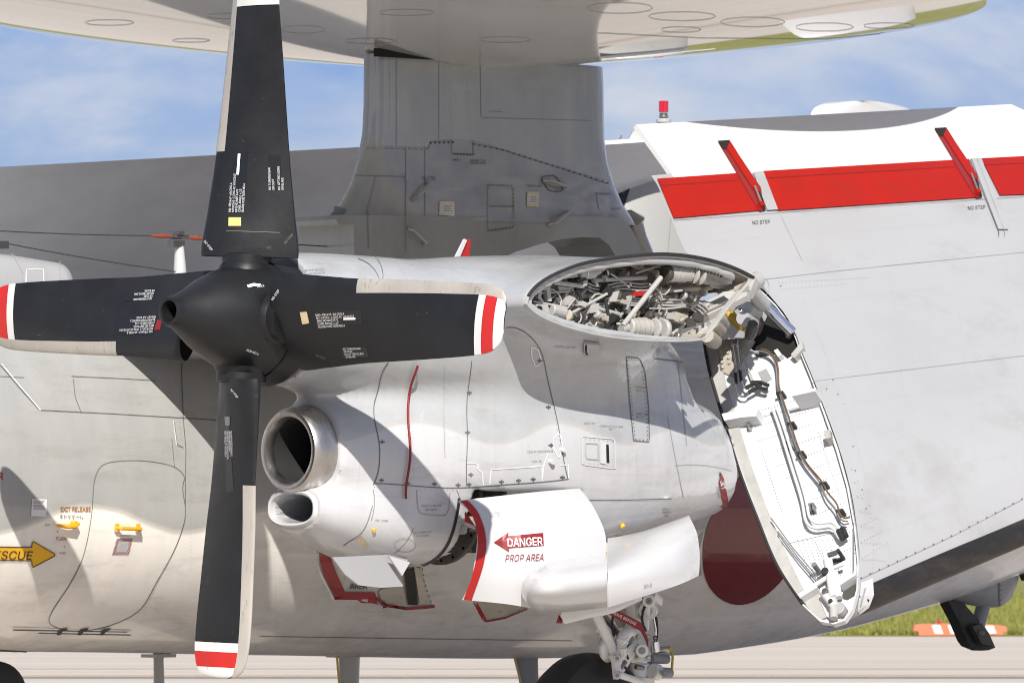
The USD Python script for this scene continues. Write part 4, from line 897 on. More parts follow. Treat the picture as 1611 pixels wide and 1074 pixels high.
PFL = Proj(sheetgrid(np.linspace(.60, 1, 34), lambda s, n: np.linspace(-.25, QE, n), 44, 1, 0))
for q in ([(1033, 283), (1177, 273), (1204, 332), (1059, 345)], [(1199, 271), (1524, 252), (1543, 312), (1223, 333)], [(1543, 251), (1640, 246), (1660, 306), (1572, 309)]):
    put('red_panel', decal(q, PFL, .010), 'red_paint', PWNG)
    (a, b, c, d) = (np.array(p, float) for p in q); put('hinge_line', strip([a * .82 + d * .18, b * .82 + c * .18], 1.0, PFL, .013), 'dark_red', PWNG)
put('red_panel', decal([(1177, 273), (1199, 271), (1204, 282), (1182, 284)], PFL, -.004), 'wing_grey', PWNG)
for q in ([(1184, 273), (1200, 272), (1223, 332), (1206, 333)], [(1525, 252), (1543, 251), (1590, 375), (1574, 377)]): put('track_strip', decal(q, PFL, .013), 'wing_grey', PWNG)
put('track_seam', strip([(1527, 253), (1574, 376)], 1, PFL, .016), 'seam', PWNG); put('track_seam', strip([(1536, 252), (1583, 376)], .8, PFL, .016), 'soft_rivet', PWNG)
for (x, y, x2, y2) in ((1128, 225, 1201, 335), (1469, 205, 1541, 311)):
    put('track_slot', decal([(x, y), (x + 19, y), (x + 68, y + 73), (x + 73, y + 108), (x + 66, y + 110)], PFL, .014), 'dark_red', PWNG)
    put('slot_mouth', decal([(x, y), (x + 19, y - 1), (x + 14, y + 13), (x + 8, y + 12)], PFL, .018), 'gap_black', PWNG)
    put('track_wall', decal([(x + 14, y + 12), (x + 19, y), (x + 54, y + 56), (x + 66, y + 76), (x + 73, y + 108), (x + 66, y + 104), (x + 58, y + 80), (x + 46, y + 62)], PFL, .019), 'red_paint', PWNG)
    a, c = PFL.q(x + 57, y + 74, .028), PFL.q(x + 68, y + 102, .028)
    if a is not None and c is not None: put('track_rod', cyl(a, c, .009), 'chrome', PWNG, smooth=40); put('track_bolt', cyl(c - NRM * .02, c + NRM * .012, .020), 'red_paint', PWNG, smooth=40)
    put('track_gap', decal([(x + 62, y + 80), (x + 66, y + 80), (x + 75, y + 108), (x + 71, y + 109)], PFL, .021), 'gap_black', PWNG)
put('lettering', text('NO STEP', 1183, 354, 5.6, PW, -4, .86, 0, .005), 'print_black', PWNG); put('lettering', text('NO STEP', 1522, 331, 5.6, PW, -4, .86, 0, .005), 'print_black', PWNG)
for q, w in (([(1060, 347), (1225, 335), (1545, 314), (1640, 308)], 1.0), ([(1200, 440), (1330, 425), (1560, 402), (1640, 394)], .8), ([(1228, 338), (1250, 385), (1262, 410)], .8), ([(1275, 600), (1400, 585), (1640, 556)], .7)): put('panel_seam', strip(q, w, PW, .003), 'soft_rivet', PWNG)
put('rivets', join(dots(dotline([(1225, 445), (1365, 437)], 6), .8, PW), dots(dotline([(1230, 455), (1330, 447)], 6), .8, PW), dots(dotline([(1262, 470), (1300, 560), (1345, 690), (1372, 830), (1372, 900)], 7, True), .8, PW), dots(dotline([(1280, 470), (1320, 560), (1360, 690), (1385, 830)], 14, True), .6, PW), dots(dotline([(1300, 575), (1400, 562), (1520, 548)], 12), .5, PW), dots(dotline([(1320, 420), (1600, 392)], 11), .5, PW)), 'soft_rivet', PWNG, kind='stuff')
put('rivets', join(*[dots(dotline(q, 5), .5, PW, .003, 5) for q in ([(1240, 480), (1600, 440)], [(1290, 640), (1600, 602)], [(1330, 760), (1600, 715)], [(1400, 430), (1420, 600), (1445, 800)], [(1500, 420), (1520, 590), (1540, 780)], [(1580, 410), (1600, 570)], [(1120, 380), (1600, 345)], [(1360, 850), (1600, 752)])]), 'soft_rivet', PWNG, kind='stuff')
for x, y in ((1228, 450), (1300, 612), (1310, 598), (1318, 620), (1342, 702), (1345, 740), (1356, 770), (1362, 800)): put('screw', dots([(x, y)], 1.1, PW, .004), 'rivet', PWNG)
put('round_cover', strip([(1199 + 11 * math.cos(t), 452 + 15 * math.sin(t)) for t in np.linspace(0, 2 * np.pi, 25)], .9, PW, .004), 'soft_rivet', PWNG)
put('lettering', join(text('TO FUEL', 1192, 445, 3.0, PW, 60, .8), text('VENT', 1199, 452, 3, PW, 60, .8)), 'print_grey', PWNG)
put('pale_patch', decal([(1354, 916), (1372, 909), (1374, 935), (1366, 955), (1352, 965), (1348, 960)], PW, .006), 'cowl_white', PWNG)
put('lettering', strip([(1360, 925), (1352, 953)], 2.2, PW, .009), 'soft_rivet', PWNG)

# ---- end rib of the folded wing
e3 = np.array(e3); rp0 = LE0 * .55 + TE0 * .45
RN = np.cross(kk, (e3[3:11].mean(0) - rp0)); RN /= np.linalg.norm(RN)
if RN @ (CAM - rp0) < 0: RN = -RN
def RB(px, py, off=0.0): return onplane(px, py, rp0, RN) + RN * off
rib_px = [(1190, 449), (1221, 480), (1239, 504), (1251, 528), (1261, 556), (1276, 591), (1299, 651), (1319, 706), (1335, 765), (1346, 830), (1351, 890), (1349, 930), (1341, 959), (1329, 976), (1312, 982), (1290, 977), (1262, 951), (1240, 919), (1222, 889), (1195, 825), (1168, 755), (1150, 700), (1135, 650), (1120, 600), (1111, 560), (1108, 538), (1140, 520), (1165, 480)]
hole = Polygon([(1176, 545), (1183, 527), (1196, 505), (1203, 480), (1215, 481), (1236, 505), (1249, 527), (1257, 545), (1249, 552), (1236, 560), (1226, 552), (1205, 556), (1188, 558)])
hole2 = Polygon([(1301, 884), (1306, 876), (1322, 871), (1324, 877), (1318, 884), (1306, 888)]); hole3 = Polygon([(1324, 925), (1348, 908), (1347, 930), (1330, 940), (1321, 937)])
face = Polygon(rib_px).difference(hole).difference(hole2).difference(hole3)
v2, f2 = tri2d(face, 40); v3 = np.array([RB(x, y, -.03) for x, y in v2])
rib = obj('end_rib', T(v3, f2), 'rib_white', PWNG)
PRB = Proj(T(np.array([RB(x, y, -.03) for x, y in ((1000, 380), (1420, 380), (1420, 1040), (1000, 1040))]), [(0, 1, 2), (0, 2, 3)]))
bk = np.array([RB(x, y, -.03) for x, y in rib_px]); obj('wing_box_inside', loft([[RB(x, y, -.035) for x, y in list(hole.exterior.coords)[:-1]], [RB(x, y, -.22) for x, y in list(hole.exterior.coords)[:-1]]]), 'gap_black', PWNG)
for hh in (hole2, hole3): obj('rib_pocket', loft([[RB(x, y, -.031) for x, y in list(hh.exterior.coords)[:-1]], [RB(x, y, -.12) for x, y in list(hh.exterior.coords)[:-1]]]), 'bay_dark', PWNG)
lip = np.array([RB(x, y, .0) for x, y in rib_px[:26]]); 
obj('rib_flange', loft([np.vstack([p + RN * .004, p - RN * .035, p - RN * .035 + w, p + RN * .004 + w]) for p, w in zip(lip, [(rp0 + (l - rp0) - l) + (lip.mean(0) - l) / np.linalg.norm(lip.mean(0) - l) * .016 for l in lip])]), 'rib_white', rib)
def rbt(name, pts, r, mat, off=.02, sm=True, n=7): put(name, tube([RB(x, y, off) for x, y in pts], r, n, smooth=sm), mat, rib, smooth=40)
def rbs(name, poly, th, mat, off=-.03):
    put(name, prism([RB(x, y, off) for x, y in poly], RN * th), mat, rib)
obj('seal_strip', tube([RB(x, y, .012) for x, y in ((1109, 540), (1112, 560), (1121, 600), (1136, 650), (1151, 700), (1169, 755), (1196, 825), (1223, 889), (1241, 919), (1263, 951))], .010, 6, True), 'rubber', rib)
rbs('flange_strip', [(1111, 545), (1128, 545), (1140, 600), (1157, 655), (1175, 715), (1200, 785), (1225, 845), (1248, 895), (1268, 935), (1260, 945), (1240, 915), (1222, 885), (1196, 822), (1170, 753), (1152, 698), (1137, 648), (1121, 596)], .012, 'bay_white')
put('rivets', dots(dotline([(1133, 562), (1146, 620), (1163, 680), (1185, 750), (1210, 815), (1235, 875), (1262, 930)], 5, True), .8, PRB, .004), 'soft_rivet', rib, kind='stuff')
rr = []
for k in range(13):
    x0, y0 = 1165 + k * 14.5, 655 + k * 19.5; rr.append(dotline([(x0, y0), (x0 + 118 - k * 5, y0 - 34)], 5))
rr += [dotline([(1228 + i * 10, 700 - i * 3), (1262 + i * 10, 800 - i * 3)], 5) for i in (-3, 0, 6)] + [dotline([(1255 + 8 * i, 850 + 0 * i), (1275 + 8 * i, 905)], 5) for i in range(7)] + [dotline([(1250, 530), (1275, 580), (1300, 645), (1322, 710), (1340, 790), (1345, 870)], 6, True)]
put('rivets', dots(np.vstack(rr), .8, PRB, .004, 5), 'print_grey', rib, kind='stuff')
for q in ([(1108, 596), (1185, 580)], [(1150, 668), (1230, 648), (1305, 628)], [(1240, 855), (1335, 832)], [(1282, 850), (1300, 890)], [(1160, 560), (1186, 534)]): put('panel_seam', strip(q, .9, PRB, .003), 'soft_rivet', rib)
rbt('hydraulic_pipe', [(1178, 512), (1168, 518), (1158, 527), (1157, 560), (1159, 600), (1162, 622), (1172, 627), (1182, 622)], .007, 'chrome'); rbt('hydraulic_pipe', [(1182, 518), (1172, 524), (1165, 532), (1164, 560), (1168, 600), (1173, 612), (1180, 614)], .007, 'chrome')
rbt('hydraulic_pipe', [(1170, 560), (1190, 610)], .006, 'bay_white', sm=False)
for a, b in (((1159, 590), (1160, 605)), ((1166, 586), (1168, 602))): rbt('pipe_sleeve', [a, b], .011, 'rubber', sm=False)
for a, b, c in (((1176, 615), (1190, 608), (1200, 612)), ((1181, 622), (1195, 614), (1210, 617)), ((1186, 606), (1200, 606), (1212, 611))): rbt('connector', [a, b, c], .013, 'rubber', .035, sm=False)
rbs('pipe_clamp', [(1153, 544), (1166, 544), (1166, 547), (1153, 547)], .06, 'chrome')
rbt('cable', [(1200, 553), (1212, 557), (1222, 568), (1227, 585), (1228, 610), (1231, 622), (1242, 655), (1252, 688), (1262, 715), (1282, 745), (1298, 765), (1306, 780), (1320, 798), (1326, 815), (1333, 819), (1340, 817)], .006, 'copper', .03)
rbt('cable', [(1190, 556), (1205, 557), (1218, 566), (1224, 585), (1226, 612), (1232, 632), (1240, 660), (1250, 692), (1260, 718), (1278, 744), (1294, 766), (1302, 785), (1318, 806), (1328, 822), (1336, 823)], .0055, 'print_grey', .025)
for x, y in ((1229, 622), (1246, 670), (1261, 716), (1297, 764), (1323, 807)):
    rbs('cable_clamp', [(x - 5, y - 1), (x + 6, y - 3), (x + 6, y + 1), (x - 5, y + 3)], .065, 'rubber')
rbt('white_pipe', [(1222, 640), (1240, 690), (1258, 748), (1272, 800), (1280, 822), (1292, 826), (1310, 824), (1320, 832), (1327, 846)], .010, 'rib_white', .02, sm=True)
rbt('white_pipe', [(1216, 642), (1234, 694), (1252, 752), (1266, 804), (1276, 830), (1290, 833), (1308, 831), (1316, 838), (1323, 850)], .010, 'rib_white', .02, sm=True)
for a, b in (((1322, 838), (1329, 852)), ((1328, 834), (1334, 848))): rbt('pipe_end', [a, b], .018, 'rubber', .03, sm=False)
for x, y in ((1241, 702), (1275, 802)):
    for k in range(3): rbs('pipe_clip', [(x - 6 + k * 5, y - 5 - k), (x - 3.6 + k * 5, y - 5 - k), (x - 2.6 + k * 5, y + 4 - k), (x - 5 + k * 5, y + 4 - k)], .05, 'print_grey')
    rbs('pipe_clip_bar', [(x - 7, y - 6.5), (x + 7, y - 9), (x + 7, y - 6.5), (x - 7, y - 4)], .055, 'print_grey')
rbs('rib_shelf', [(1142, 660), (1165, 655), (1200, 653), (1196, 664), (1172, 666), (1146, 671)], .10, 'rib_white'); rbs('shelf_bracket', [(1176, 666), (1180, 666), (1181, 674), (1177, 674)], .04, 'steel')
rbs('side_shelf', [(1257, 637), (1296, 628), (1294, 633), (1258, 641)], .16, 'rib_white')
rbs('side_bracket', [(1301, 684), (1310, 682), (1312, 695), (1303, 697)], .08, 'bay_white'); rbs('grey_label', [(1190, 582), (1203, 576), (1212, 592), (1199, 600)], .004, 'soft_rivet')
rbs('corner_bracket', [(1246, 560), (1263, 540), (1266, 550), (1252, 566)], .05, 'bay_white'); rbs('lug', [(1219, 554), (1225, 551), (1232, 560), (1226, 564)], .05, 'rib_white'); rbs('lug', [(1200, 485), (1206, 489), (1200, 502), (1196, 498)], .05, 'rib_white')
rbs('gusset', [(1128, 545), (1160, 512), (1186, 534), (1172, 556), (1150, 590), (1131, 580)], .012, 'bay_cream')
for i in range(4):
    for j in range(3):
        x, y = 1133 + j * 10 + i * 1.2, 552 - j * 7 + i * 8
        if x < 1172: obj('bolt_head', cyl(RB(x, y, -.03), RB(x, y, -.005), .011, 10), 'bay_white', rib)
# lower mechanism
for a, b, r, mt in (((1305, 885), (1316, 945), .030, 'rib_white'), ((1298, 935), (1318, 960), .028, 'rib_white'), ((1316, 905), (1324, 945), .022, 'rib_white'), ((1290, 915), (1314, 900), .012, 'dark_steel'), ((1306, 877), (1320, 874), .016, 'dark_steel'), ((1314, 944), (1316, 978), .026, 'bay_white'), ((1284, 925), (1310, 910), .016, 'rib_white'), ((1312, 898), (1330, 892), .014, 'rib_white')):
    obj('latch_lever', cyl(RB(*a, .03), RB(*b, .04), r, 12), mt, rib, smooth=40)
for x, y, r, mt in ((1304, 907, .024, 'rubber'), (1304, 938, .034, 'bay_white'), (1304, 938, .018, 'dark_steel'), (1313, 954, .03, 'bay_white'), (1313, 954, .014, 'rubber'), (1322, 962, .045, 'soft_rivet'), (1325, 875, .012, 'rubber'), (1287, 897, .016, 'print_grey')):
    obj('latch_pin', cyl(RB(x, y, -.03), RB(x, y, .075 if r < .03 else .05), r, 14), mt, rib, smooth=40)
rbs('latch_plate', [(1290, 918), (1312, 905), (1322, 930), (1330, 965), (1316, 978), (1300, 968), (1288, 940)], .02, 'rib_white', -.025); rbs('latch_web', [(1262, 938), (1290, 922), (1300, 968), (1288, 974), (1268, 952)], .02, 'bay_white', -.03)
rbs('cross_flange', [(1260, 940), (1288, 925), (1290, 930), (1264, 946)], .08, 'rib_white'); rbs('cross_flange', [(1322, 922), (1350, 905), (1350, 909), (1324, 926)], .07, 'rib_white')
rbt('pull_wire', [(1215, 817), (1250, 865), (1290, 912)], .004, 'print_grey', .02, sm=False); rbt('pull_wire', [(1226, 838), (1258, 880), (1288, 915)], .004, 'print_grey', .02, sm=False); rbt('pull_wire', [(1345, 825), (1345, 900)], .003, 'print_grey', .02, sm=False)

# ---- hinge region between the bay and the rib
def hp(px, py, f): 
    """point between the bay's plane (f=0) and the rib's plane (f=1)"""
    return at(px, py, YC) * (1 - f) + RB(px, py) * f
hinge = obj('hinge_beam', prism([hp(x, y, .35) for x, y in ((1168, 452), (1180, 458), (1180, 472), (1078, 523), (1050, 533), (1047, 527), (1064, 510))], RN * .05), 'bay_white', PLANE)
obj('channel', prism([hp(x, y, .1) for x, y in ((1093, 431), (1175, 442), (1180, 458), (1165, 460), (1094, 444))], RN * .05), 'bay_white', hinge)
obj('hinge_fitting', cat([cyl(hp(1172, 452, .45), hp(1192, 440, .5), .055, 18), prism([hp(x, y, .4) for x, y in ((1160, 455), (1185, 432), (1195, 445), (1185, 470), (1172, 474))], RN * .06)]), 'bay_white', hinge, smooth=40)
obj('actuator_sleeve', cyl(hp(1174, 450, .62), hp(1202, 480, .8), .046, 20), 'bay_white', hinge, smooth=40)
obj('actuator_rod', cyl(hp(1196, 474, .85), RB(1250, 528, .03), .036, 20), 'chrome', hinge, smooth=40); obj('rod_gland', cyl(RB(1238, 523, .0), RB(1247, 522, .0), .05, 20), 'dark_steel', hinge, smooth=40)
obj('yellow_strap', tube([hp(1142, 485, .9), hp(1152, 503, .9), hp(1162, 514, .95), hp(1170, 520, 1)], .022, 8, True), 'yellow_strap', hinge, smooth=40); obj('yellow_strap', tube([hp(1147, 482, .92), hp(1157, 500, .92), hp(1167, 511, .95), hp(1175, 517, 1)], .020, 8, True), 'yellow_strap', hinge, smooth=40)
HB = [((1105, 516), (1122, 532), .055, 'bay_white'), ((1120, 508), (1134, 520), .045, 'bay_cream'), ((1128, 497), (1140, 512), .04, 'bay_white'), ((1150, 480), (1168, 472), .04, 'bay_white'), ((1168, 500), (1184, 510), .05, 'soft_rivet'), ((1176, 484), (1192, 492), .045, 'wing_grey'), ((1112, 528), (1125, 538), .05, 'bay_cream'), ((1186, 508), (1178, 530), .03, 'bay_dark')]
for a, b, r, mt in HB: obj('hinge_block', cyl(hp(*a, .75), hp(*b, .85), r, 10, .3), mt, hinge, smooth=40)
for q in ([(1178, 498), (1190, 505), (1196, 520), (1188, 535), (1180, 545), (1184, 556), (1196, 558)], [(1172, 505), (1184, 512), (1190, 522), (1183, 533)], [(1184, 490), (1196, 498), (1202, 515), (1196, 530)]):
    obj('hose', tube([hp(x, y, 1.0) + RN * .03 for x, y in q], .011, 7, True), 'soft_rivet' if q[0][0] < 1180 else 'copper', hinge, smooth=40)
for i in range(9): obj('gear_tooth', obox(hp(1082 + i * 4.4, 530 - i * 3.6, .55), [.018, 0, 0], [0, .03, 0], [.012, 0, .03]), 'bay_dark' if i % 2 else 'bay_white', hinge)

# ------------------------------------------------------------------ inside the fold bay
def B(px, py, d=.15): return at(px, py, YC + d)           # d metres in from the cut
def bc(name, a, b, r, mat, d=.15, d2=None, n=12): obj(name, cyl(B(*a, d), B(*b, d if d2 is None else d2), r, n), mat, bay, smooth=40)
def bp(name, poly, mat, d=.15, th=.02): obj(name, prism([B(x, y, d) for x, y in poly], [0, th, 0]), mat, bay)
for (a, b) in (((905, 526), (985, 428)), ((945, 531), (1008, 445)), ((1008, 530), (1062, 462)), ((1052, 526), (1110, 478)), ((872, 505), (925, 445)), ((1085, 498), (1140, 472)), ((968, 534), (1035, 452))):
    bc('stiffener', a, b, .030, 'bay_cream', .23, n=6); bc('stiffener_flange', (a[0] + 5, a[1]), (b[0] + 5, b[1]), .012, 'bay_white', .19, n=6)
for a, b in (((850, 470), (1120, 452)), ((990, 418), (1130, 448)), ((1010, 462), (1120, 480)), ((870, 500), (1000, 520))): bc('stringer', a, b, .018, 'bay_cream', .21, n=6)
for x, y, rx in ((930, 505, 16), (1025, 525, 20), (985, 525, 14)): bc('duct', (x - rx, y + 6), (x + rx, y - 18), .07, 'bay_cream', .26)
bp('lug_plate', [(884, 424), (907, 421), (909, 436), (886, 439)], 'bay_white', .08, .03); bc('lug_hole', (893, 430), (893.5, 430), .018, 'gap_black', .07, .09)
bc('actuator', (908, 430), (934, 428), .040, 'bay_white', .12); bc('actuator_band', (917, 429.5), (919, 429.4), .043, 'chrome', .12); bc('actuator_end', (934, 428), (942, 424), .028, 'bay_white', .12)
bp('lug_plate', [(838, 478), (862, 479), (866, 494), (845, 496), (836, 488)], 'bay_white', .07, .03); bc('lug_hole', (848, 486), (848.5, 486), .020, 'gap_black', .06, .08); bc('actuator', (866, 487), (887, 491), .038, 'bay_white', .10)
bc('lock_cylinder', (1050, 430), (1084, 431), .052, 'bay_white', .10, n=20); bc('cylinder_mouth', (1046, 430), (1053, 430), .046, 'bay_dark', .09, n=20)
for x in (1059, 1068, 1077): bc('cylinder_band', (x, 430), (x + 1.6, 430), .056, 'bay_cream', .10, n=20)
bc('lock_ring', (1087, 430), (1091, 430), .062, 'bay_white', .09, n=20); bc('lock_ring', (1097, 432), (1101, 432), .062, 'bay_white', .09, n=20); bc('ring_core', (1091, 431), (1097, 431), .035, 'bay_dark', .09)
bc('lock_cylinder', (987, 514), (1020, 516), .056, 'bay_white', .09, n=20); 
for x in (995, 1004, 1012): bc('cylinder_band', (x, 514.5), (x + 1.6, 514.6), .060, 'bay_cream', .09, n=20)
bc('lock_ring', (1027, 516), (1032, 516.5), .060, 'bay_white', .08, n=20); bc('lock_ring', (1040, 517.5), (1046, 518), .064, 'bay_white', .08, n=20); bc('cylinder_cap', (977, 517), (986, 514), .034, 'bay_white', .09)
bc('push_rod', (1040, 436), (980, 512), .016, 'bay_white', .07); bc('push_rod', (870, 444), (918, 450), .014, 'bay_white', .10); bc('push_rod', (932, 441), (1032, 436), .014, 'bay_white', .16); bc('push_rod', (918, 479), (974, 494), .012, 'bay_white', .14); bc('push_rod', (900, 492), (955, 462), .009, 'bay_white', .11); bc('push_rod', (838, 474), (893, 484), .008, 'bay_white', .10); bc('push_rod', (830, 462), (895, 458), .008, 'bay_cream', .12)
bp('yoke', [(847, 450), (868, 447), (866, 453), (868, 474), (862, 474), (860, 456), (853, 457), (851, 471), (846, 470), (849, 456)], 'bay_white', .09, .03)
bp('bracket', [(878, 450), (896, 452), (896, 459), (880, 457)], 'wing_grey', .12); bp('bracket', [(890, 462), (905, 468), (900, 480), (886, 480), (888, 472)], 'bay_white', .12); bp('bracket', [(946, 412), (955, 411), (957, 420), (950, 427), (942, 426)], 'bay_white', .10); bp('bracket', [(958, 462), (975, 457), (970, 474), (960, 475)], 'bay_white', .12)
for x, y, r, mt in ((955, 460, .045, 'gap_black'), (965, 502, .035, 'gap_black'), (1040, 411, .035, 'gap_black'), (1020, 500, .03, 'gap_black'), (970, 418, .03, 'print_black'), (895, 497, .04, 'bay_cream'), (905, 505, .03, 'gap_black'), (900, 440, .02, 'gap_black'), (1010, 490, .03, 'bay_dark'), (872, 478, .03, 'bay_dark'), (845, 462, .025, 'gap_black'), (975, 466, .03, 'bay_dark'), (1028, 440, .03, 'bay_dark'), (922, 436, .02, 'gap_black'), (890, 515, .03, 'bay_dark')):
    bc('valve', (x - 4, y - 2), (x + 4, y + 2), r * .9, mt, .13, .2)
for q, mt, r in (([(952, 468), (954, 480), (957, 495), (958, 510), (952, 514)], 'rubber', .010), ([(1033, 476), (1025, 492), (1018, 505)], 'rubber', .016), ([(905, 455), (912, 463), (914, 473)], 'rubber', .010), ([(1055, 450), (1048, 462), (1040, 463), (1034, 455), (1036, 447)], 'bay_white', .006), ([(1022, 447), (1030, 452), (1040, 462), (1042, 470)], 'bay_white', .006)): obj('hose', tube([B(x, y, .12) for x, y in q], r, 7, True), mt, bay, smooth=40)
for k in range(4): obj('bay_pipe', tube([B(x, y + k * 4.2, .17) for x, y in ((985, 468), (1020, 470), (1060, 472), (1090, 474), (1102 - k * 3, 477), (1114 - k * 4, 487))], .007, 6, True), 'bay_white', bay, smooth=40)
for k in range(3): obj('bay_pipe', tube([B(x, y + k * 5, .16) for x, y in ((925, 445), (950, 450), (980, 444), (1000, 446), (1030, 440))], .006, 6, True), 'bay_white', bay, smooth=40)
for q in ([(890, 520), (925, 522), (935, 515), (940, 500)], [(905, 510), (915, 500), (912, 490)], [(930, 470), (940, 462), (958, 470), (975, 472)], [(1000, 430), (1015, 425), (1040, 418)], [(960, 430), (975, 440), (990, 452)]): obj('bay_pipe', tube([B(x, y, .13) for x, y in q], .006, 6, True), 'bay_white', bay, smooth=40)
for x in (992, 1032, 1094): bp('pipe_clamp', [(x, 465), (x + 4, 464), (x - 4, 486), (x - 8, 487)], 'bay_white', .15, .03)
bp('red_plate', [(998, 459), (1016, 457), (1014, 465), (996, 466)], 'red_edge', .13, .01)
for i in range(18): bc('fastener', (1046 + i * 5.2, 407.5 + i * 1.05 + (i / 18) ** 2 * 9), (1047 + i * 5.2, 411 + i * 1.05 + (i / 18) ** 2 * 9), .008, 'bay_dark', .03, n=6)
inside = Polygon(rim_px).buffer(-9)
n_ = 0
while n_ < 130:
    x, y = rng.uniform(832, 1120), rng.uniform(405, 532)
    if not inside.contains(Point(x, y)): continue
    if x > 1050 and 442 < y < 500 and rng.uniform() < .7: continue
    n_ += 1; d = rng.uniform(.10, .25); t = rng.integers(0, 4); mt = ['bay_white', 'bay_cream', 'bay_cream', 'steel', 'bay_white', 'bay_white', 'bay_dark'][rng.integers(0, 7)]
    if t == 0: bc('pipe_stub', (x, y), (x + rng.uniform(-14, 14), y + rng.uniform(-12, 12)), rng.uniform(.005, .014), mt, d, n=7)
    elif t == 1: obj('small_bracket', obox(B(x, y, d), [rng.uniform(.03, .09), 0, rng.uniform(-.02, .02)], [0, .05, 0], [rng.uniform(-.02, .02), 0, rng.uniform(.02, .06)]), mt, bay)
    elif t == 2: bc('fitting', (x, y), (x + rng.uniform(2, 6), y + rng.uniform(-4, 4)), rng.uniform(.012, .03), mt, d, n=9)
    else:
        q = [(x, y)]
        for _ in range(3): q.append((q[-1][0] + rng.uniform(-12, 16), q[-1][1] + rng.uniform(-10, 10)))
        if all(inside.contains(Point(*p)) for p in q): obj('bay_pipe', tube([B(*p, d) for p in q], .005, 5, True), 'bay_white', bay, smooth=40)

# ------------------------------------------------------------------ starboard wing, folded on the far side
MIR = lambda p: np.array([p[0], 2 * YF - p[1], p[2]])
THIN = False
def closed_wing(q0, q1, s1=1.0, n=20, off=0.0, s0=0.0, dl=0.0):
    rings = []
    for q in np.linspace(q0, q1, n):
        ss = np.linspace(0, 1, 26) ** 1.6 * (s1 - s0) + s0
        up = [MIR(wing(max(s, 1e-4), q, 1, off)) for s in ss]; lo = [MIR(wing(max(s, 1e-4), q, -1, -off)) for s in ss[::-1]]
        rings.append(up + lo)
    m = loft(rings); trimesh.repair.fix_normals(m); return m
SW = closed_wing(-1.6, 6.4, .90)
sw = obj('folded_wing', SW, 'pale_wing_grey', PLANE, smooth=40, label='far folded wing showing its pale grey underside')
obj('flap', closed_wing(-1.6, 2.7, 1.0, 10, .003, .885), 'pale_wing_grey', sw, smooth=40); obj('aileron', closed_wing(2.75, 6.35, .965, 10, .003, .885), 'pale_wing_grey', sw, smooth=40)
obj('deice_boot', closed_wing(-1.6, 6.4, .07, 10, .006), 'dark_red', sw, smooth=40)
PSW = Proj(SW)

# ------------------------------------------------------------------ centre section of the wing
ctr = Polygon(rim2); c2 = rs(rim2, 90); te = np.array([[4.6, H + .02], [4.6, H + .0]])
c2 = np.array(Polygon(np.vstack([c2, te])).convex_hull.exterior.coords)[:-1]
cw = loft([ring3((rs(c2, 90) - [3.2, 0]) * [k, 1] + [3.2, -.01], Y) for Y, k in ((.2, 1.0), (1.2, .72), (2 * YF - 1.2, .72), (2 * YF - .2, 1.0))]); trimesh.repair.fix_normals(cw)
cwp = obj('wing_centre_section', cw, 'wing_grey', PLANE, smooth=40)

# ------------------------------------------------------------------ rotodome on its pylon
zc = at(725, 10, YF); RD = 3.66
prof = [(r, -.45 * max(0, 1 - (r / RD) ** 1.08) ** .78) for r in RD * np.sin(np.linspace(0, np.pi / 2, 46))]
prof = [(r, z) for r, z in prof] + [(r, -z) for r, z in prof[-2::-1]]
a = np.linspace(0, 2 * np.pi, 181)[:-1]
DOME = loft([np.c_[zc[0] + max(r, 1e-3) * np.cos(a), zc[1] + max(r, 1e-3) * np.sin(a), np.full(180, zc[2] + z)] for r, z in prof]); trimesh.repair.fix_normals(DOME)
rot = obj('rotodome', DOME, 'dome_paint', PLANE, smooth=True)
PDm = Proj(DOME)
for x, y, w, h in ((172, 36, 78, 9), (358, 26, 70, 9), (477, 47, 70, 12), (582, 65, 80, 9), (795, 63, 80, 9), (975, 13, 104, 17), (1073, 26, 106, 14), (1071, 47, 64, 9), (1184, 35, 102, 15), (1297, 43, 92, 13), (1398, 41, 82, 9), (640, 20, 90, 10), (300, 64, 60, 6)):
    put('access_ring', strip([(x + w / 2 * math.cos(t), y + h / 2 * math.sin(t)) for t in np.linspace(0, 2 * np.pi, 33)], .7, PDm, .003), 'dome_ring', rot)
put('panel_seam', strip([(940, 52), (1100, 60), (1300, 62), (1400, 52)], .7, PDm, .003), 'soft_rivet', rot)
obj('turntable_gap', prism([at(x, y, YF - .19) for x, y in ((590, 76), (700, 80), (800, 88), (805, 98), (700, 95), (590, 89))], [0, .012, 0]), 'gap_black', rot)
obj('drive_cover', trimesh.creation.box((.14, .10, .06), trimesh.transformations.translation_matrix(at(721, 88, YF - .27))), 'cowl_white', rot)
rowsP = [((580, 86), (940, 107), .20), ((580, 120), (941, 140), .21), ((580, 165), (941, 180), .215), ((578, 210), (942, 222), .22), ((571, 250), (947, 258), .225), ((560, 288), (957, 292), .235), ((546, 316), (969, 322), .25), ((533, 336), (984, 345), .27), ((528, 346), (990, 356), .28)]
rings = []
for (l, r, th) in rowsP:
    A, Bq = at(*l, YF), at(*r, YF); t = np.linspace(0, np.pi, 25); x = (1 - np.cos(t)) / 2
    w = th * np.sin(t) ** .62
    up = [A + (Bq - A) * k + np.array([0, -q, 0]) for k, q in zip(x, w)]; dn = [A + (Bq - A) * k + np.array([0, q, 0]) for k, q in zip(x, w)]
    rings.append(up + dn[-2:0:-1])
PYL = loft(rings); trimesh.repair.fix_normals(PYL)
pyl = obj('pylon', PYL, 'pylon_grey', PLANE, smooth=35)
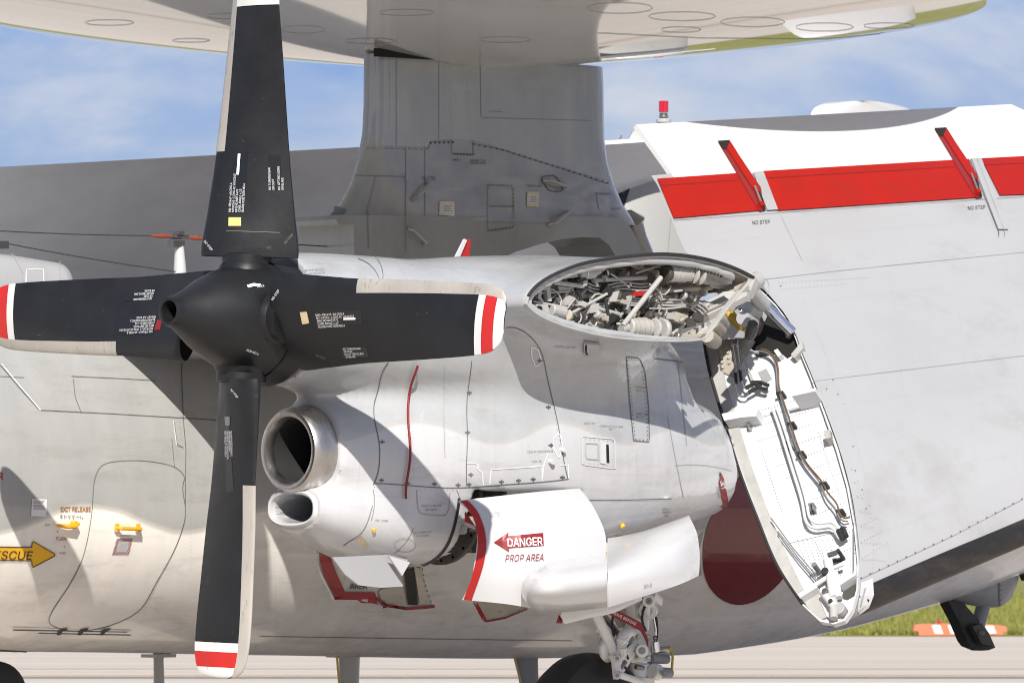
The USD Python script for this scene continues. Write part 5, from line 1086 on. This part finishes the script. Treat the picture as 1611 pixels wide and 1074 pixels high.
low = prism([at(x, y, YF - .27) for x, y in ((533, 338), (528, 345), (533, 353), (556, 353), (560, 490), (770, 490), (772, 415), (812, 396), (850, 384), (885, 376), (915, 373), (943, 374), (958, 385), (968, 402), (975, 490), (1020, 490), (1013, 405), (1003, 378), (988, 350), (975, 342), (900, 340), (650, 340))], [0, .54, 0])
obj('pylon_foot', low, 'pylon_grey', pyl)
obj('rear_leg', tube([at(990, 350, YF), at(1000, 376, YF), at(1016, 412, YF)], [.10, .085, .08], 14), 'pylon_grey', pyl, smooth=40)
obj('rear_leg', tube([at(928, 350, YF + .3), at(930, 380, YF + .3), at(932, 412, YF + .3)], [.10, .11, .12], 14), 'pale_wing_grey', pyl, smooth=40)
obj('front_leg', tube([at(544, 345, YF + .1), at(532, 372, YF + .1), at(520, 408, YF + .1)], [.06, .10, .13], 14), 'pale_wing_grey', pyl, smooth=40)
obj('leg_fairing', tube([at(536, 330, YF), at(531, 343, YF), at(540, 354, YF)], [.05, .09, .05], 12), 'pylon_grey', pyl, smooth=40); obj('leg_fairing', tube([at(985, 336, YF), at(992, 350, YF), at(994, 362, YF)], [.05, .11, .06], 12), 'pylon_grey', pyl, smooth=40)
PP = Proj(cat([PYL, low]))
put('upper_panel', decal([(582, 84), (760, 97), (938, 108), (940, 180), (941, 222), (946, 258), (953, 284), (850, 253), (780, 231), (744, 221), (712, 219), (676, 221), (673, 231), (578, 229), (581, 165)], PP, .0025), 'pylon_light', pyl, smooth=35)
for q in ([(574, 233), (674, 235), (676, 223), (712, 222)], [(742, 226), (780, 233), (850, 255), (955, 289)], [(710, 220), (710, 243), (744, 245), (744, 222)], [(560, 276), (638, 278), (638, 395)], [(638, 236), (638, 278)], [(623, 84), (623, 230)], [(755, 95), (756, 185), (930, 190)], [(768, 175), (790, 176)], [(590, 278), (577, 330), (580, 390)], [(935, 304), (957, 306)], [(938, 306), (942, 330)], [(668, 230), (668, 340)], [(690, 90), (690, 220)]):
    put('panel_seam', strip(q, .8, PP, .004), 'print_grey', pyl)
for q, mt, r, st in (([(575, 233), (676, 235)], 'amber_label', 1.0, 9), ([(677, 225), (712, 224)], 'gap_black', 1.4, 6), ([(745, 227), (790, 236), (955, 288)], 'gap_black', 1.2, 9), ([(708, 93), (709, 180), (712, 215)], 'amber_label', 1.1, 7), ([(735, 93), (736, 180), (741, 218)], 'amber_label', 1.1, 7), ([(714, 242), (744, 243)], 'gap_black', 1.3, 5), ([(562, 276), (636, 278)], 'print_grey', .9, 8), ([(636, 280), (637, 390)], 'print_grey', .8, 7), ([(592, 278), (580, 330), (578, 390)], 'print_grey', .8, 5), ([(598, 278), (590, 330), (588, 390)], 'print_grey', .7, 6), ([(767, 294), (806, 294)], 'amber_label', .9, 5), ([(767, 294), (767, 362)], 'amber_label', .9, 6), ([(806, 296), (807, 358)], 'amber_label', .9, 6), ([(768, 362), (806, 357)], 'gap_black', .9, 5), ([(700, 345), (930, 350)], 'print_grey', .7, 9), ([(940, 304), (960, 305)], 'print_grey', .9, 5)):
    put('fasteners', dots(dotline(q, st), r, PP, .006), mt, pyl, kind='stuff')
put('access_panel', strip([(767, 291), (807, 292), (808, 358), (767, 364), (767, 291)], .8, PP, .005), 'seam', pyl)
hazard('caution_placard', [(691, 317), (714, 317), (714, 340), (690, 339)], PP, 'paper', 'amber_label', pyl, 6, True, .006); hazard('caution_placard', [(828, 302), (847, 302), (846, 326), (828, 325)], PP, 'paper', 'amber_label', pyl, 6, True, .006)
for s, x, y in (('PULL UP AND', 662, 280), ('TWIST LOCK', 663, 284), ('RADOME LOCK', 739, 254), ('SERVICE DOOR', 739, 258), ('STEP TO LOCK', 828, 294), ('HYDRAULIC RESERVOIR', 769, 326), ('MARK 3', 711, 253), ('NO STEP', 961, 330)): put('lettering', text(s, x, y, 2.9, PP, 1, .85, 0, .006), 'print_black', pyl)
for x, y, a in ((660, 301, -50), (870, 290, 20), (876, 344, -35), (654, 372, 45)):
    c, s = math.cos(math.radians(a)), math.sin(math.radians(a)); L = 17
    pts = [PP.q(x - L * c, y - L * s, .005), PP.q(x - L * .8 * c, y - L * .8 * s, .05), PP.q(x + L * .8 * c, y + L * .8 * s, .05), PP.q(x + L * c, y + L * s, .005)]
    if all(p is not None for p in pts): put('grab_handle', tube(pts, .014, 8), 'pylon_grey', pyl, smooth=40)
put('handle_frame', strip([(852, 278), (873, 276), (887, 296), (883, 302), (864, 301), (852, 285), (852, 278)], 1.4, PP, .006), 'seam', pyl)
# ------------------------------------------------------------------ tail
def fin(name, px, thick, Y, mat, lab=None):
    A = [at(x, y, Y) for x, y in px]; m = prism(A, [0, thick, 0]); return obj(name, m, mat, PLANE, label=lab)
YT = 7.2
f1 = loft([[*(at(l, y, YT) * (1 - k) + at(r, y, YT) * k + np.array([0, w * .16 * (-1), 0]) for k, w in zip(np.linspace(0, 1, 13), np.sin(np.linspace(0, np.pi, 13)) ** .6)), *(at(l, y, YT) * (1 - k) + at(r, y, YT) * k + np.array([0, w * .16, 0]) for k, w in list(zip(np.linspace(0, 1, 13), np.sin(np.linspace(0, np.pi, 13)) ** .6))[::-1])] for y, l, r in ((196, 1022, 1075), (199, 1008, 1080), (207, 996, 1086), (225, 986, 1092), (258, 973, 1100), (330, 950, 1110), (420, 925, 1120))]); trimesh.repair.fix_normals(f1)
fn = obj('tail_fin', f1, 'fin_grey', PLANE, smooth=40); PT = Proj(f1)
put('deice_boot', decal([(975, 258), (1003, 259), (980, 330), (950, 392), (935, 392), (958, 320)], PT, .006), 'boot_black', fn); put('cap_seam', strip([(974, 253), (1004, 258), (1040, 262)], 1.5, PT, .006), 'soft_rivet', fn); put('panel_seam', strip([(1056, 330), (1050, 400)], 1, PT, .006), 'soft_rivet', fn)
bc_ = at(1044, 190, YT); sc = np.linalg.norm(bc_ - CAM) / FP
for r, z0, z1, mt, nm in ((12, -4, 3, 'fin_grey', 'beacon_base'), (6.5, 3, 12, 'dark_steel', 'beacon_collar'), (9, 5, 7, 'chrome', 'beacon_ring'), (7.6, 13, 31, 'beacon_red', 'beacon')):
    obj(nm, cyl(bc_ + [0, 0, z0 * sc], bc_ + [0, 0, z1 * sc], r * sc, 16), mt, fn, smooth=40)
obj('whip_antenna', tube([at(967, 246, YT), at(971, 228, YT), at(978, 213, YT)], .008, 5), 'print_grey', PLANE)
Y2 = 5.2
r2 = [[*(at(l, y, Y2) * (1 - k) + at(r, y, Y2) * k + np.array([0, s * w * .2, 0]) for s in (-1,) for k, w in zip(np.linspace(0, 1, 13), np.sin(np.linspace(0, np.pi, 13)) ** .6)), *(at(l, y, Y2) * (1 - k) + at(r, y, Y2) * k + np.array([0, w * .2, 0]) for k, w in list(zip(np.linspace(0, 1, 13), np.sin(np.linspace(0, np.pi, 13)) ** .6))[::-1])] for y, l, r in ((160.5, 1310, 1352), (162, 1300, 1380), (165, 1290, 1404), (170, 1281, 1424), (178, 1276, 1442), (210, 1270, 1470), (330, 1262, 1490))]
f2_ = loft(r2); trimesh.repair.fix_normals(f2_); obj('tail_fin', f2_, 'cowl_white', PLANE, smooth=40)
# tail bumper, hook and cone
YB = YF
cone = patch([[(1500, 912, YB - .30), (1540, 900, YB - .32), (1580, 885, YB - .30), (1622, 868, YB - .2)], [(1500, 935, YB - .30), (1540, 930, YB - .33), (1575, 925, YB - .30), (1603, 905, YB - .2)], [(1502, 945, YB - .2), (1535, 953, YB - .22), (1565, 955, YB - .22), (1592, 940, YB - .1)]], .3, 14, 18)
tb = obj('tail_cone', cone, 'tail_grey', PLANE, smooth=40); PCo = Proj(cone)
put('panel_seam', strip([(1505, 922), (1540, 919), (1571, 910)], 1.2, PCo, .006), 'rivet', tb); put('panel_seam', strip([(1571, 910), (1572, 953)], 1.4, PCo, .006), 'rivet', tb)
for x in (1508, 1514, 1522, 1529, 1536, 1548, 1560, 1576): put('louvre', strip([(x, 900 - (x - 1508) * .12), (x + 2, 918 - (x - 1508) * .1)], 1.6, PCo, .006), 'print_black', tb)
put('rivets', dots(dotline([(1573, 905), (1574, 950)], 7), 1.2, PCo, .008), 'rivet', tb, kind='stuff')
sk = prism([at(x, y, YB - .24) for x, y in ((1488, 938), (1510, 934), (1522, 955), (1545, 980), (1556, 995), (1566, 1018), (1556, 1022), (1545, 1023), (1528, 1016), (1522, 1008), (1508, 975))], [0, .10, 0])
skid = obj('tail_bumper', sk, 'rubber', PLANE)
obj('bumper_shoe', prism([at(x, y, YB - .30) for x, y in ((1530, 985), (1545, 980), (1558, 1000), (1565, 1017), (1545, 1012))], [0, .05, 0]), 'bay_dark', skid); obj('bumper_strut', cyl(at(1547, 952, YB - .2), at(1538, 985, YB - .2), .055), 'tail_grey', skid, smooth=40); obj('shoe_bolt', cyl(at(1544, 995, YB - .32), at(1545, 995, YB - .28), .02), 'print_grey', skid)
obj('tail_hook_arm', tube([at(1640, 850, YB - .2), at(1608, 872, YB - .2), at(1604, 890, YB - .2), at(1612, 910, YB - .2)], [.05, .05, .035, .03], 10), 'rubber', tb, smooth=40)
obj('belly_light', cyl(at(1396, 952, YF - .3), at(1404, 955, YF - .3), .035), 'bay_dark', fus, smooth=40)

# ------------------------------------------------------------------ main landing gear
YG = -.05
def G3(x, y, d=0.0): return at(x, y, YG + d)
strut = cyl(G3(1010, 915), G3(1000, 1022), (.062, .072), 24, .02)
gear = obj('main_landing_gear', strut, 'gear_white', PLANE, smooth=40)
obj('strut_casting', prism([G3(x, y, -.10) for x, y in ((1000, 925), (1017, 916), (1022, 930), (1016, 948), (1014, 978), (1018, 990), (1025, 994), (1028, 1010), (1027, 1040), (994, 1042), (990, 1020), (994, 996), (1000, 975), (998, 950))], [0, .15, 0]), 'gear_white', gear)
obj('strut_shoulder', prism([G3(x, y, -.02) for x, y in ((968, 940), (1000, 925), (998, 975), (984, 992), (976, 975))], [0, .05, 0]), 'bay_cream', gear)
for x, y in ((1005, 1001), (1021, 1001), (1005, 1034), (1021, 1034), (1008, 955), (1009, 970)): obj('bolt_head', cyl(G3(x, y, -.125), G3(x, y, -.095), .012, 8), 'steel', gear)
def gc(nm, a, b, r, mat, d=0., d2=None, n=14, bev=.12): obj(nm, cyl(G3(*a, d), G3(*b, d if d2 is None else d2), r, n, bev), mat, gear, smooth=40)
gc('strut_lower', (1006, 1042), (1002, 1120), (.098, .105), 'gear_white', bev=.02); gc('oleo', (1008, 1036), (1007, 1046), .085, 'chrome'); gc('collar', (1007, 1043), (1007, 1047), .112, 'gear_white'); gc('collar', (1005, 1064), (1005, 1067), .112, 'gear_white')
gc('drag_brace', (938, 965), (968, 1030), .032, 'gear_white', -.16); gc('drag_brace', (945, 962), (980, 1005), .018, 'dark_steel', -.10); gc('brace_end', (964, 1024), (972, 1036), .045, 'gear_white', -.16)
gc('torque_link', (972, 1035), (1000, 1010), .030, 'gear_white', -.18); gc('torque_link', (970, 1062), (973, 1030), .028, 'gear_white', -.18); gc('torque_link', (972, 1060), (1008, 1072), .022, 'gear_white', -.2)
obj('link_plate', prism([G3(x, y, -.2) for x, y in ((966, 1030), (996, 1018), (1000, 1028), (980, 1060), (970, 1068))], [0, .03, 0]), 'gear_white', gear)
for x, y, r, mt in ((1010, 1023, .05, 'gear_white'), (1012, 1023, .032, 'dark_steel'), (1021, 945, .05, 'gear_white'), (1021, 945, .025, 'amber_label'), (971, 1035, .03, 'steel'), (971, 1062, .03, 'steel'), (1031, 1003, .02, 'rubber'), (1046, 1058, .03, 'tail_grey')): obj('pin', cyl(G3(x, y, -.27), G3(x, y, -.12), r * .8, 14), mt, gear, smooth=40); obj('pin_core', cyl(G3(x, y, -.276), G3(x, y, -.26), r * .42, 10), 'dark_steel', gear)
gc('cylinder', (1024, 1022), (1052, 1020), .022, 'steel', -.1); gc('cylinder', (1024, 1036), (1050, 1036), .030, 'tail_grey', -.1); gc('cylinder', (1030, 1056), (1055, 1058), .032, 'tail_grey', -.14); gc('cylinder', (1026, 1055), (1036, 1057), .05, 'gear_white', -.14); gc('valve', (1030, 1008), (1033, 1025), .024, 'chrome', -.14)
obj('eye_link', pipe(G3(1019, 960, -.2), G3(1021, 960, -.16), .055, .03), 'gear_white', gear, smooth=40)
gc('hook', (1026, 935), (1038, 945), .028, 'gear_white', -.2); gc('hook', (1038, 945), (1036, 951), .02, 'gear_white', -.2)
for q, mt in (([(1028, 966), (1030, 980), (1032, 992), (1030, 1008)], 'chrome'), ([(1032, 970), (1034, 990), (1033, 1005)], 'rubber'), ([(1052, 1018), (1057, 1024), (1058, 1040), (1057, 1054)], 'yellow_strap'), ([(965, 965), (963, 985), (966, 1000)], 'rubber'), ([(1010, 1068), (1000, 1078), (985, 1076)], 'bay_dark')): obj('hose_and_shade_tube', tube([G3(x, y, -.16) for x, y in q], .008, 7, True), mt, gear, smooth=40)
for q in ([(978, 1045), (986, 1052), (992, 1062)], [(992, 1008), (984, 1022), (988, 1036)], [(1016, 950), (1010, 975), (1016, 992)]): obj('hose_and_shade_tube', tube([G3(x, y, -.2) for x, y in q], .009, 7, True), 'rubber', gear, smooth=40)  # extra dark tubes, added to stand in for shade between gear parts
for a, b in (((988, 1012), (994, 1000)), ((976, 1050), (984, 1040)), ((1000, 1048), (1012, 1050))): gc('shade_clevis', a, b, .016, 'dark_steel', -.2)  # small dark pieces, added for the same shade between parts
obj('cap_shell', loft([[G3(x + r * math.cos(t) * .55, y + r * math.sin(t), d) for t in np.linspace(0, 2 * np.pi, 25)[:-1]] for x, y, r, d in ((954, 1018, 6, -.16), (952, 1018, 20, -.14), (955, 1020, 22, -.06), (962, 1020, 22, 0))]), 'gear_white', gear, smooth=40)
for x, y in ((940, 992), (944, 1004), (942, 998)): gc('fitting', (x, y), (x + 9, y + 2), .02, 'steel', -.1)
arch = tube([G3(980, 1030, -.2), G3(978, 1010, -.2), G3(984, 997, -.2), G3(996, 993, -.2)], [.03, .045, .04, .03], 10, True); obj('link_arch', arch, 'gear_white', gear, smooth=40)
wc = at(925, 1148, YG + .08)
tp = [(-.15, .24), (-.155, .36), (-.13, .43), (-.07, .465), (0, .472), (.07, .465), (.13, .43), (.155, .36), (.15, .24)]
tyre = loft([[np.array([wc[0] + r * math.cos(t), wc[1] + y, wc[2] + r * math.sin(t)]) for t in np.linspace(0, 2 * np.pi, 61)[:-1]] for y, r in tp]); trimesh.repair.fix_normals(tyre)
obj('tyre', tyre, 'rubber', gear, smooth=40); obj('wheel_rim', cyl(wc + [0, -.14, 0], wc + [0, .14, 0], .24, 32), 'gear_white', gear, smooth=40)

# small antenna on the wing
ra = obj('red_blade_antenna', prism([at(x, y, 1.0) for x, y in ((722, 404), (730, 380), (741, 376), (738, 408), (722, 408))], [0, .02, 0]), 'red_edge', cwp); obj('antenna_edge', prism([at(x, y, .98) for x, y in ((718, 404), (732, 376), (735, 378), (723, 406))], [0, .02, 0]), 'cowl_white', ra)

# ------------------------------------------------------------------ things that are not part of the aeroplane
rp = [PN.q(x, y, .022) for x, y in ((655, 572), (648, 592), (642, 615), (640, 645), (641, 680), (643, 705), (641, 735), (637, 760), (636, 784))]
key(obj('tie_cord', tube([p for p in rp if p is not None], .0075, 8, True), 'rope_red', smooth=40), label='dark red cord hanging from the propeller blade down the side of the engine', category='cord')
rib1 = []
for (x, y), w in zip(((955, 957), (975, 968), (995, 978), (1008, 985), (1014, 996), (1020, 1012)), (.026, .026, .026, .026, .024, .022)):
    p = G3(x, y, -.26); rib1.append([p + UP * w, p - UP * w])
rv = np.array(rib1).reshape(-1, 3); rf = []
for i in range(len(rib1) - 1): rf += [(2 * i, 2 * i + 1, 2 * i + 3), (2 * i, 2 * i + 3, 2 * i + 2)]
rm = T(np.vstack([rv, rv + [0, .004, 0]]), rf + [(c + len(rv), b + len(rv), a + len(rv)) for a, b, c in rf])
rbn = thing('warning_ribbon', 'red warning ribbon with white lettering tied to the landing gear leg', 'ribbon')
obj('ribbon', rm, 'ribbon_red', rbn)
PRi = Proj(rm); put('lettering', text('REMOVE BEFORE', 955, 961, 4.6, PRi, 27, .95, 0, .004), 'print_white', rbn)
def barrier(x0, x1, y1, hpx, lab, whites, lamp=None, dz=0.0):
    d = 1.7 * FP / (y1 - 820) + dz; sc = d / FP * 1.0
    b = thing('road_barrier', lab, 'barrier', 'orange barriers along the taxiway edge')
    def P3(x, h, dd=0.0):
        xy = gxy((x - CX) * sc, d + dd); return np.array([xy[0], xy[1], max(0.009, h * sc)])
    dep = np.array([math.sqrt(.5), math.sqrt(.5), 0]) * .25
    L = x1 - x0
    body = [(x0 + L * .09, 0), (x1 - L * .09, 0), (x1 - L * .09, hpx * .35), (x1, hpx * .38), (x1 - L * .01, hpx * .80), (x1 - L * .04, hpx * .84), (x0 + L * .55, hpx), (x0 + L * .1, hpx * .97), (x0 + L * .02, hpx * .9), (x0, hpx * .45), (x0 + L * .09, hpx * .40)]
    obj('body', prism([P3(x, h) for x, h in body], dep), 'barrier_orange', b)
    for wx in whites: obj('white_band', prism([P3(wx, hpx * .9, -.012), P3(wx + 13, hpx * .9, -.012), P3(wx + 18, hpx * .18, -.012), P3(wx + 5, hpx * .18, -.012)], dep * .03), 'barrier_white', b)
    obj('drain_notch', prism([P3(x0 + L * .42, 0, -.014), P3(x0 + L * .52, 0, -.014), P3(x0 + L * .51, 2.4, -.014), P3(x0 + L * .43, 2.4, -.014)], dep * .02), 'barrier_orange', b)
    if lamp: obj('lamp', cyl(P3(lamp, hpx * .9, .12), P3(lamp, hpx * 1.25, .12), 3.6 * sc, 12), 'beacon_red', b, smooth=40)
barrier(1436, 1530, 999.5, 19, 'orange and white plastic barrier left of the tail bumper, with a red lamp on top', (1465, 1490), 1478)
barrier(1527, 1583, 1000, 17, 'orange plastic barrier right of the tail bumper, lower and paler end showing', (1549,), None, .6)


# ------------------------------------------------------------------ done
